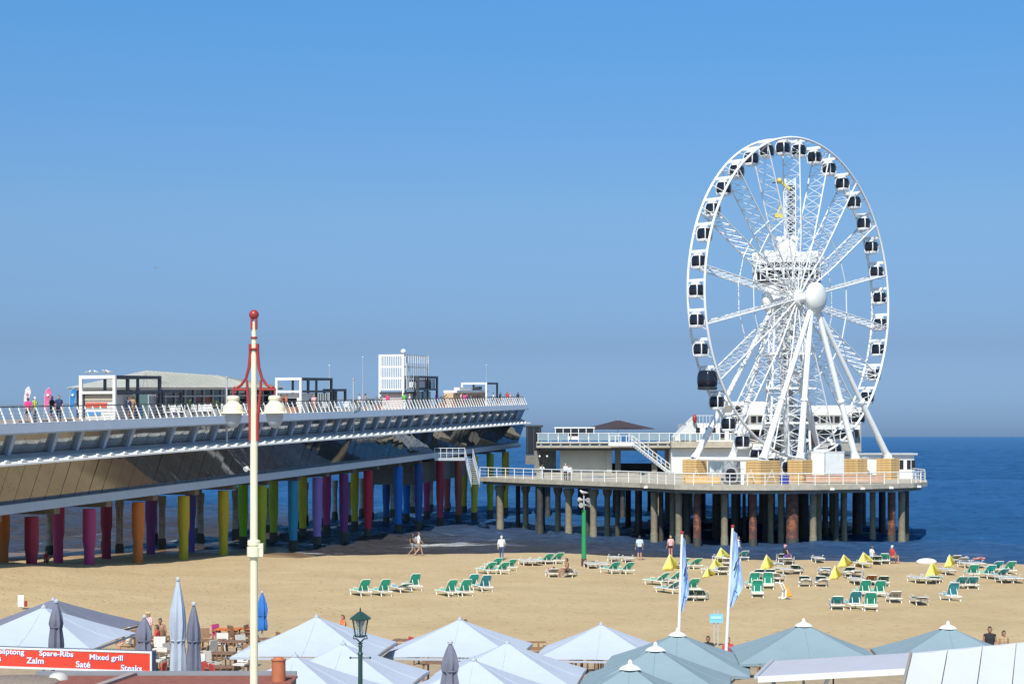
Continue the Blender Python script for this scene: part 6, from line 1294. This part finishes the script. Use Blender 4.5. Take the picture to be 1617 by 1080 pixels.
def caps_for(kind, sleeves, bottoms, hat=False):
    J = pose_joints(kind); C = []; A = lambda a, b_, r0, r1, g: C.append((Vector(a), Vector(b_), r0, r1, g))
    up = (J['head']-J['neck']).normalized(); fw = Vector((0, 1, 0)); fw = (fw-up*up.dot(fw)).normalized() if abs(up.y) < .95 else Vector((0, 0, 1)); rt = fw.cross(up)
    sp = (J['chest']-J['pel']).normalized()
    for s in (-1, 1):
        A(J['pel']+rt*.055*s, J['chest']+rt*.075*s, .112, .118, 1); A(J['chest']+rt*.06*s, J['chest']+rt*.10*s+sp*.10, .115, .09, 1)
    A(J['pel']-sp*.02-rt*.06, J['pel']-sp*.02+rt*.06, .125, .125, 2)
    A(J['chest']+sp*.12, J['neck'], .075, .055, 1); A(J['neck']-up*.02, J['head']-up*.06, .052, .052, 0)
    hc = J['head']; A(hc-up*.045, hc+up*.035, .073, .086, 0); A(hc-up*.075+fw*.03, hc-up*.06+fw*.045, .05, .045, 0)     # skull, jaw
    A(hc-up*.005+fw*.08, hc-up*.03+fw*.098, .010, .014, 0)                                                         # nose
    for s in (-1, 1): A(hc+rt*.083*s-up*.01, hc+rt*.088*s+up*.02, .014, .016, 0)                                       # ears
    A(hc-fw*.028+up*.03, hc-fw*.01+up*.062, .088, .080, 3); A(hc-fw*.045-up*.05, hc-fw*.035+up*.02, .07, .08, 3)
    if hat: A(hc+up*.07-rt*.12, hc+up*.07+rt*.12, .05, .05, 3); A(hc+up*.07-fw*.1, hc+up*.07+fw*.13, .05, .04, 3)
    for s, e in (('L', -1), ('R', 1)):
        sh, el, wr = J['sh'+s], J['el'+s], J['wr'+s]; cut = {'none': 0, 'short': .55, 'long': 1}[sleeves]
        A(J['chest']+sp*.10+rt*.10*e, sh, .075, .062, 1)
        if cut: A(sh, sh.lerp(el, cut), .064, .058 if cut < 1 else .05, 1)
        A(sh.lerp(el, .1), el, .048, .042, 0); A(el, wr, .042 if sleeves != 'long' else .047, .029 if sleeves != 'long' else .036, 1 if sleeves == 'long' else 0)
        d = (wr-el).normalized(); sd_ = d.cross(Vector((0, 1, 0.3))).normalized(); nm = d.cross(sd_)                      # hand
        A(wr, wr+d*.075, .026, .030, 0); A(wr+d*.06-sd_*.022, wr+d*.075+sd_*.022, .018, .018, 0)
        for k, (o_, L_) in enumerate(((-.030, .062), (-.010, .075), (.011, .07), (.031, .052))):
            b0 = wr+d*.085+sd_*o_; b1 = b0+d*L_*.55; b2 = b1+(d*.6+nm*.8*1).normalized()*L_*.55; A(b0, b1, .0095, .009, 0); A(b1, b2, .009, .0085, 0)
        t0 = wr+d*.03-sd_*.03*1; t1 = t0+(d*.6-sd_*.8).normalized()*.04; A(t0, t1, .011, .010, 0); A(t1, t1+(d*.9+nm*.3).normalized()*.03, .010, .009, 0)
        hp, kn, an = J['hip'+s], J['kn'+s], J['an'+s]; bc = {'brief': .18, 'short': .75, 'long': 1.0}[bottoms]
        A(hp, kn, .088, .058, 0); A(hp, hp.lerp(kn, bc), .098, .098-.032*bc, 2)
        A(kn, kn.lerp(an, .35), .056, .058, 2 if bottoms == 'long' else 0); A(kn.lerp(an, .35), an, .06 if bottoms == 'long' else .056, .046 if bottoms == 'long' else .036, 2 if bottoms == 'long' else 0)
        fd = Vector((0, 1, 0)) if kind != 'lie' else Vector((0, .25, 1)).normalized()
        A(an-Vector((0,0,.035))*(kind != 'lie')-fd*.03, an-Vector((0,0,.045))*(kind != 'lie')+fd*.14, .040, .030, 4)
    return C
BODY = {}
def body_mesh(kind, sleeves, bottoms, hat=False):
    key = (kind, sleeves, bottoms, hat)
    if key in BODY: return BODY[key]
    C = caps_for(*key); b = MB()
    for p0, p1, r0, r1, g in C:
        d = p1-p0; L_ = max(d.length, 1e-4); d = d/L_; pts = []; rr = []
        for k in range(4): a = PI/2*(k+.25)/4; pts.append(p0-d*r0*math.cos(a)); rr.append(r0*math.sin(a))
        pts.append(p0); rr.append(r0); pts.append(p1); rr.append(r1)
        for k in range(3, -1, -1): a = PI/2*(k+.25)/4; pts.append(p1+d*r1*math.cos(a)); rr.append(r1*math.sin(a))
        b.tube(pts, rr, 10)
    me = b.mesh('raw', WHITE); o = bpy.data.objects.new('tmp', me); COL.objects.link(o)
    md = o.modifiers.new('r', 'REMESH'); md.mode = 'VOXEL'; md.voxel_size = .0125; md.use_smooth_shade = True
    sm = o.modifiers.new('s', 'SMOOTH'); sm.factor = .5; sm.iterations = 2
    dg = bpy.context.evaluated_depsgraph_get(); out = bpy.data.meshes.new_from_object(o.evaluated_get(dg)); bpy.data.objects.remove(o)
    out.materials.clear()
    for m in (WHITE,)*5: out.materials.append(m)
    npol = len(out.polygons); cen = np.empty(npol*3); out.polygons.foreach_get('center', cen); cen = cen.reshape(-1, 3); best = np.full(npol, 1e9); idx = np.zeros(npol, int)
    for p0, p1, r0, r1, g in C:
        a = np.array(p0); v = np.array(p1)-a; t = np.clip(((cen-a) @ v)/max(v @ v, 1e-9), 0, 1); dd = np.linalg.norm(cen-(a+t[:, None]*v), axis=1)-(r0+(r1-r0)*t)-(0.004 if g in (1, 2, 3) else 0)
        k = dd < best; best[k] = dd[k]; idx[k] = g
    out.polygons.foreach_set('material_index', idx.astype(np.int32)); out.polygons.foreach_set('use_smooth', np.ones(npol, bool)); out.update(); out.name = 'body'
    BODY[key] = out; return out
SK = [mat('skin_light', (.48, .28, .19), .6, var=.06), mat('skin_tan', (.34, .18, .11), .6, var=.06), mat('skin_red', (.52, .24, .17), .6, var=.06)]
HR = dict(dark=mat('hair_dark', (.025, .018, .014), .6), brown=mat('hair_brown', (.10, .055, .03), .6), blond=mat('hair_blond', (.38, .25, .11), .6), white=mat('hair_white', (.6, .58, .55), .6), straw=mat('straw_hat', (.55, .38, .18), .8), pink=mat('pink_hat', (.65, .28, .28), .8))
def cl(name, c): return mat('cloth_'+name, c, .85, var=.12, scale=6)
CLO = dict(white=cl('white', (.72, .72, .72)), black=cl('black', (.02, .02, .022)), blue=cl('blue', (.06, .14, .38)), jeans=cl('jeans', (.07, .12, .22)), pink=cl('pink', (.70, .05, .22)), yellow=cl('yellow', (.55, .60, .15)), red=cl('red', (.48, .05, .05)), grey=cl('grey', (.25, .26, .28)), pale=cl('pale', (.48, .58, .70)), navy=cl('navy', (.03, .05, .14)), tan=cl('tan', (.40, .27, .16)), purple=cl('purple', (.16, .06, .35)), green=cl('green', (.12, .45, .10)), orange=cl('orange', (.60, .18, .05)), cyan=cl('cyan', (.03, .30, .55)), rose=cl('rose', (.62, .40, .42)))
def person(label, loc, rz, kind, top, bot, hair, sleeves='short', bottoms='short', skin=0, h=1.74, shoes='black', hat=False):
    me = body_mesh(kind, sleeves, bottoms, hat); o = obj('person', me, None, loc, rz); o.scale = (h/1.74,)*3
    for i, m in enumerate((SK[skin], CLO[top] if top else SK[skin], CLO[bot], HR[hair], CLO[shoes] if shoes else SK[skin])): o.material_slots[i].link = 'OBJECT'; o.material_slots[i].material = m
    return tag(o, label, 'person', 'people')
def sandp(px, py): return G(px, py)
R = math.radians
person('person in white long-sleeved shirt and jeans walking away across the sand', sandp(792, 884), R(0), 'walk', 'white', 'jeans', 'white', 'long', 'long', 0, 1.78)
person('person in dark top and shorts striding right at the shore, left of two', sandp(651, 877), R(-80), 'walk', 'black', 'grey', 'dark', 'none', 'short', 1, 1.7, None)
person('person in white top with pack striding right at the shore, right of two', sandp(661, 877), R(-80), 'walk', 'white', 'tan', 'brown', 'short', 'short', 0, 1.78, None)
bp_ = MB(); bp_.sphere((0,0,0), (.16,.11,.22), 12, 8); q = sandp(661, 877); bpk = bp_.build('backpack', CLO['grey'], None, 60); bpk.location = q+Vector((-.20, 0, 1.22)); tag(bpk, 'grey backpack worn by right-hand walker at the shore', 'backpack')
person('person in pale blue shirt and dark shorts standing right of green pole', sandp(1010, 884), R(10), 'stand', 'pale', 'navy', 'dark', 'short', 'short', 0, 1.78, None)
person('person in rose top standing at the shore left of blue flag', sandp(1059, 881), R(20), 'stand', 'rose', 'black', 'blond', 'short', 'brief', 2, 1.68, None)
person('person in white shirt and blue shorts beside the wider blue flag', sandp(1166, 884), R(-120), 'stand', 'white', 'blue', 'dark', 'short', 'short', 1, 1.76)
person('person in white beach dress stooping at the shore by a bag', sandp(1196, 880), R(85), 'bend', 'white', 'white', 'brown', 'none', 'short', 2, 1.72, None)
bgm = MB(); bgm.box((0,0,.24), (.5,.28,.48)); bgm.tube([(-.15,0,.46),(-.1,0,.66),(.1,0,.66),(.15,0,.46)], .02, 5); bag = bgm.build('beach_bag', CLO['white']); bag.location = sandp(1184, 880); tag(bag, 'white beach bag on sand beside the stooping person', 'bag')
person('person in pink hat and purple skirt seated near rust-coloured pile', sandp(1240, 888), R(-60), 'seat', 'black', 'purple', 'pink', 'none', 'short', 2, 1.7, None, True)
person('dark-haired sunbather sitting up on a lounger left of green pole', sandp(895, 912)+Vector((0,.3,-.08)), R(100), 'seat', None, 'black', 'dark', 'none', 'brief', 1, 1.76, None)
person('sunbather in rose top lying on lounger left of green pole', sandp(872, 911)+Vector((0,.35,0)), R(8), 'lie', 'rose', 'red', 'brown', 'none', 'brief', 2, 1.66, None)
person('person in white and tan seated by the sea right of middle tents', sandp(1377, 890), R(-70), 'seat', 'white', 'blue', 'brown', 'short', 'short', 2, 1.7, None)
person('person with white cap and red top seated at sea edge', sandp(1409, 890), R(-60), 'seat', 'red', 'tan', 'white', 'short', 'short', 2, 1.74, None)
person('person seated on sand under the pier between maroon and pink pillars', sandp(73, 889), R(200), 'ground', 'red', 'red', 'dark', 'none', 'brief', 0, 1.74, None)
person('person in black top standing behind the white tent roof, left of two', Vector(W(1563, 0, 71).xy.to_3d())+Vector((0,0,TZ)), R(170), 'stand', 'black', 'navy', 'dark', 'none', 'short', 1, 1.78)
person('person with hair bun behind the white tent roof, right of two', Vector(W(1585, 0, 71).xy.to_3d())+Vector((0,0,TZ)), R(200), 'stand', 'tan', 'black', 'dark', 'none', 'short', 1, 1.62)
person('brown-haired person behind the back centre pale parasol', Vector(W(735, 0, 74).xy.to_3d())+Vector((0,0,TZ)), R(20), 'stand', 'navy', 'jeans', 'brown', 'short', 'long', 0, 1.76)
person('sunbather sitting behind the parasol left of street lantern', Vector(W(541, 0, 84).xy.to_3d())+Vector((0,0,sandz(-8.0, 84))), R(120), 'ground', 'orange', 'red', 'brown', 'none', 'brief', 2, 1.7, None)
for i, (px, py, top, hair, rz, lb_) in enumerate(((234, 967, 'rose', 'straw', 150, 'person in straw hat seated above closed parasol by red sign'), (253, 978, None, 'dark', 200, 'bare-shouldered dark-haired person seated left of tall closed parasol'), (247, 988, 'red', 'brown', 90, 'person in red seated left of tall closed parasol'), (222, 985, 'tan', 'brown', 250, 'person in tan top seated at edge of grey parasol'), (1118, 1006, 'black', 'dark', 160, 'dark-haired person seated below the blue notice board'), (1150, 1008, 'red', 'brown', 200, 'person in red seated right below the notice board'), (203, 990, 'white', 'white', 120, 'person in white seated beside the left parasol'))):
    Y = (CZ-TZ-1.25)*FP/(py-HY); q = W(px, py, Y); z = TZ if Y < 79 else sandz(q.x, Y); person(lb_, Vector((q.x, Y, z)), R(rz), 'seat', top, 'navy' if i % 2 else 'tan', hair, 'short' if top else 'none', 'short', i % 3, 1.72, None, hair == 'straw')
# on the walkway
for px, kind, rz, lb_ in ((855, 'lean', 190, 'person in white leaning on walkway railing near twin-arm lamp'), (893, 'stand', 160, 'person in white on the walkway, left of two'), (900, 'stand', 200, 'shorter person in white on the walkway, right of two')):
    k = (px-808.5)/FP
    for a, c in zip(OUT, OUT[1:]):
        ka, kc = a[0]/a[1], c[0]/c[1]
        if ka <= k <= kc: t = (k-ka)/(kc-ka); y = a[1]+(c[1]-a[1])*t+1.3; person(lb_, Vector((k*y, y, DZ)), R(rz), kind, 'white', 'black' if px > 860 else 'white', 'white' if px == 893 else 'brown', 'long', 'long', 0, 1.6 if px == 900 else 1.75); break
# on the pier's upper deck
DK = [(44, -1.3, 'pink', 'black', 'brown', 'person in bright pink at left end of pier railing'), (55, -1.4, 'yellow', 'grey', 'white', 'person in yellow-green top beside the pink feather flag'), (82, -2.2, 'black', 'black', 'dark', 'person in black beside the pink feather flag'), (93, -2.0, 'navy', 'black', 'dark', 'person in navy between pink and blue feather flags'), (203, -1.5, 'blue', 'navy', 'dark', 'person in blue in front of the blue board, left of two'), (209, -1.4, 'tan', 'tan', 'brown', 'person in tan in front of the blue board, right of two'), (443, -1.4, 'red', 'white', 'brown', 'person in red at cafe counter, mid pier'), (452, -1.5, 'orange', 'tan', 'brown', 'person in orange at cafe counter, mid pier'), (496, -1.2, 'rose', 'tan', 'blond', 'person in rose at railing before mid-pier frames'), (568, -1.5, 'white', 'grey', 'dark', 'person in white left of the tallest mast'), (577, -1.5, 'grey', 'black', 'brown', 'person in grey right of the tallest mast'), (638, -1.3, 'green', 'white', 'dark', 'person in bright green below the slatted frame'), (647, -1.3, 'white', 'pale', 'blond', 'person in white below the slatted frame'), (612, -1.3, 'pink', 'white', 'brown', 'person in pink before the white and pink kiosk'), (690, -1.4, 'purple', 'black', 'brown', 'person in purple right of scaffold frame'), (728, -1.4, 'rose', 'red', 'brown', 'person in rose before the tan kiosk'), (734, -1.4, 'pink', 'navy', 'dark', 'person in pink before the tan kiosk'), (779, -1.4, 'white', 'jeans', 'brown', 'person in white by frame near pier end'), (790, -1.4, 'navy', 'black', 'dark', 'person in navy near pier end'), (801, -1.3, 'red', 'grey', 'brown', 'person in red near pier end'), (806, -1.5, 'rose', 'tan', 'blond', 'person in rose near pier end'), (818, -1.5, 'black', 'navy', 'dark', 'person in black at the rounded pier end')]
for i, (px, u, top, bot, hair, lb_) in enumerate(DK):
    t = pier_t(px, u); person(lb_, PP(t, u, 11.245), R((i*67) % 360), ('stand', 'arm', 'walk')[i % 3], top, bot, hair, ('short', 'none', 'short')[i % 3], ('short', 'long')[i % 2], i % 3, 1.64+.04*(i % 4))
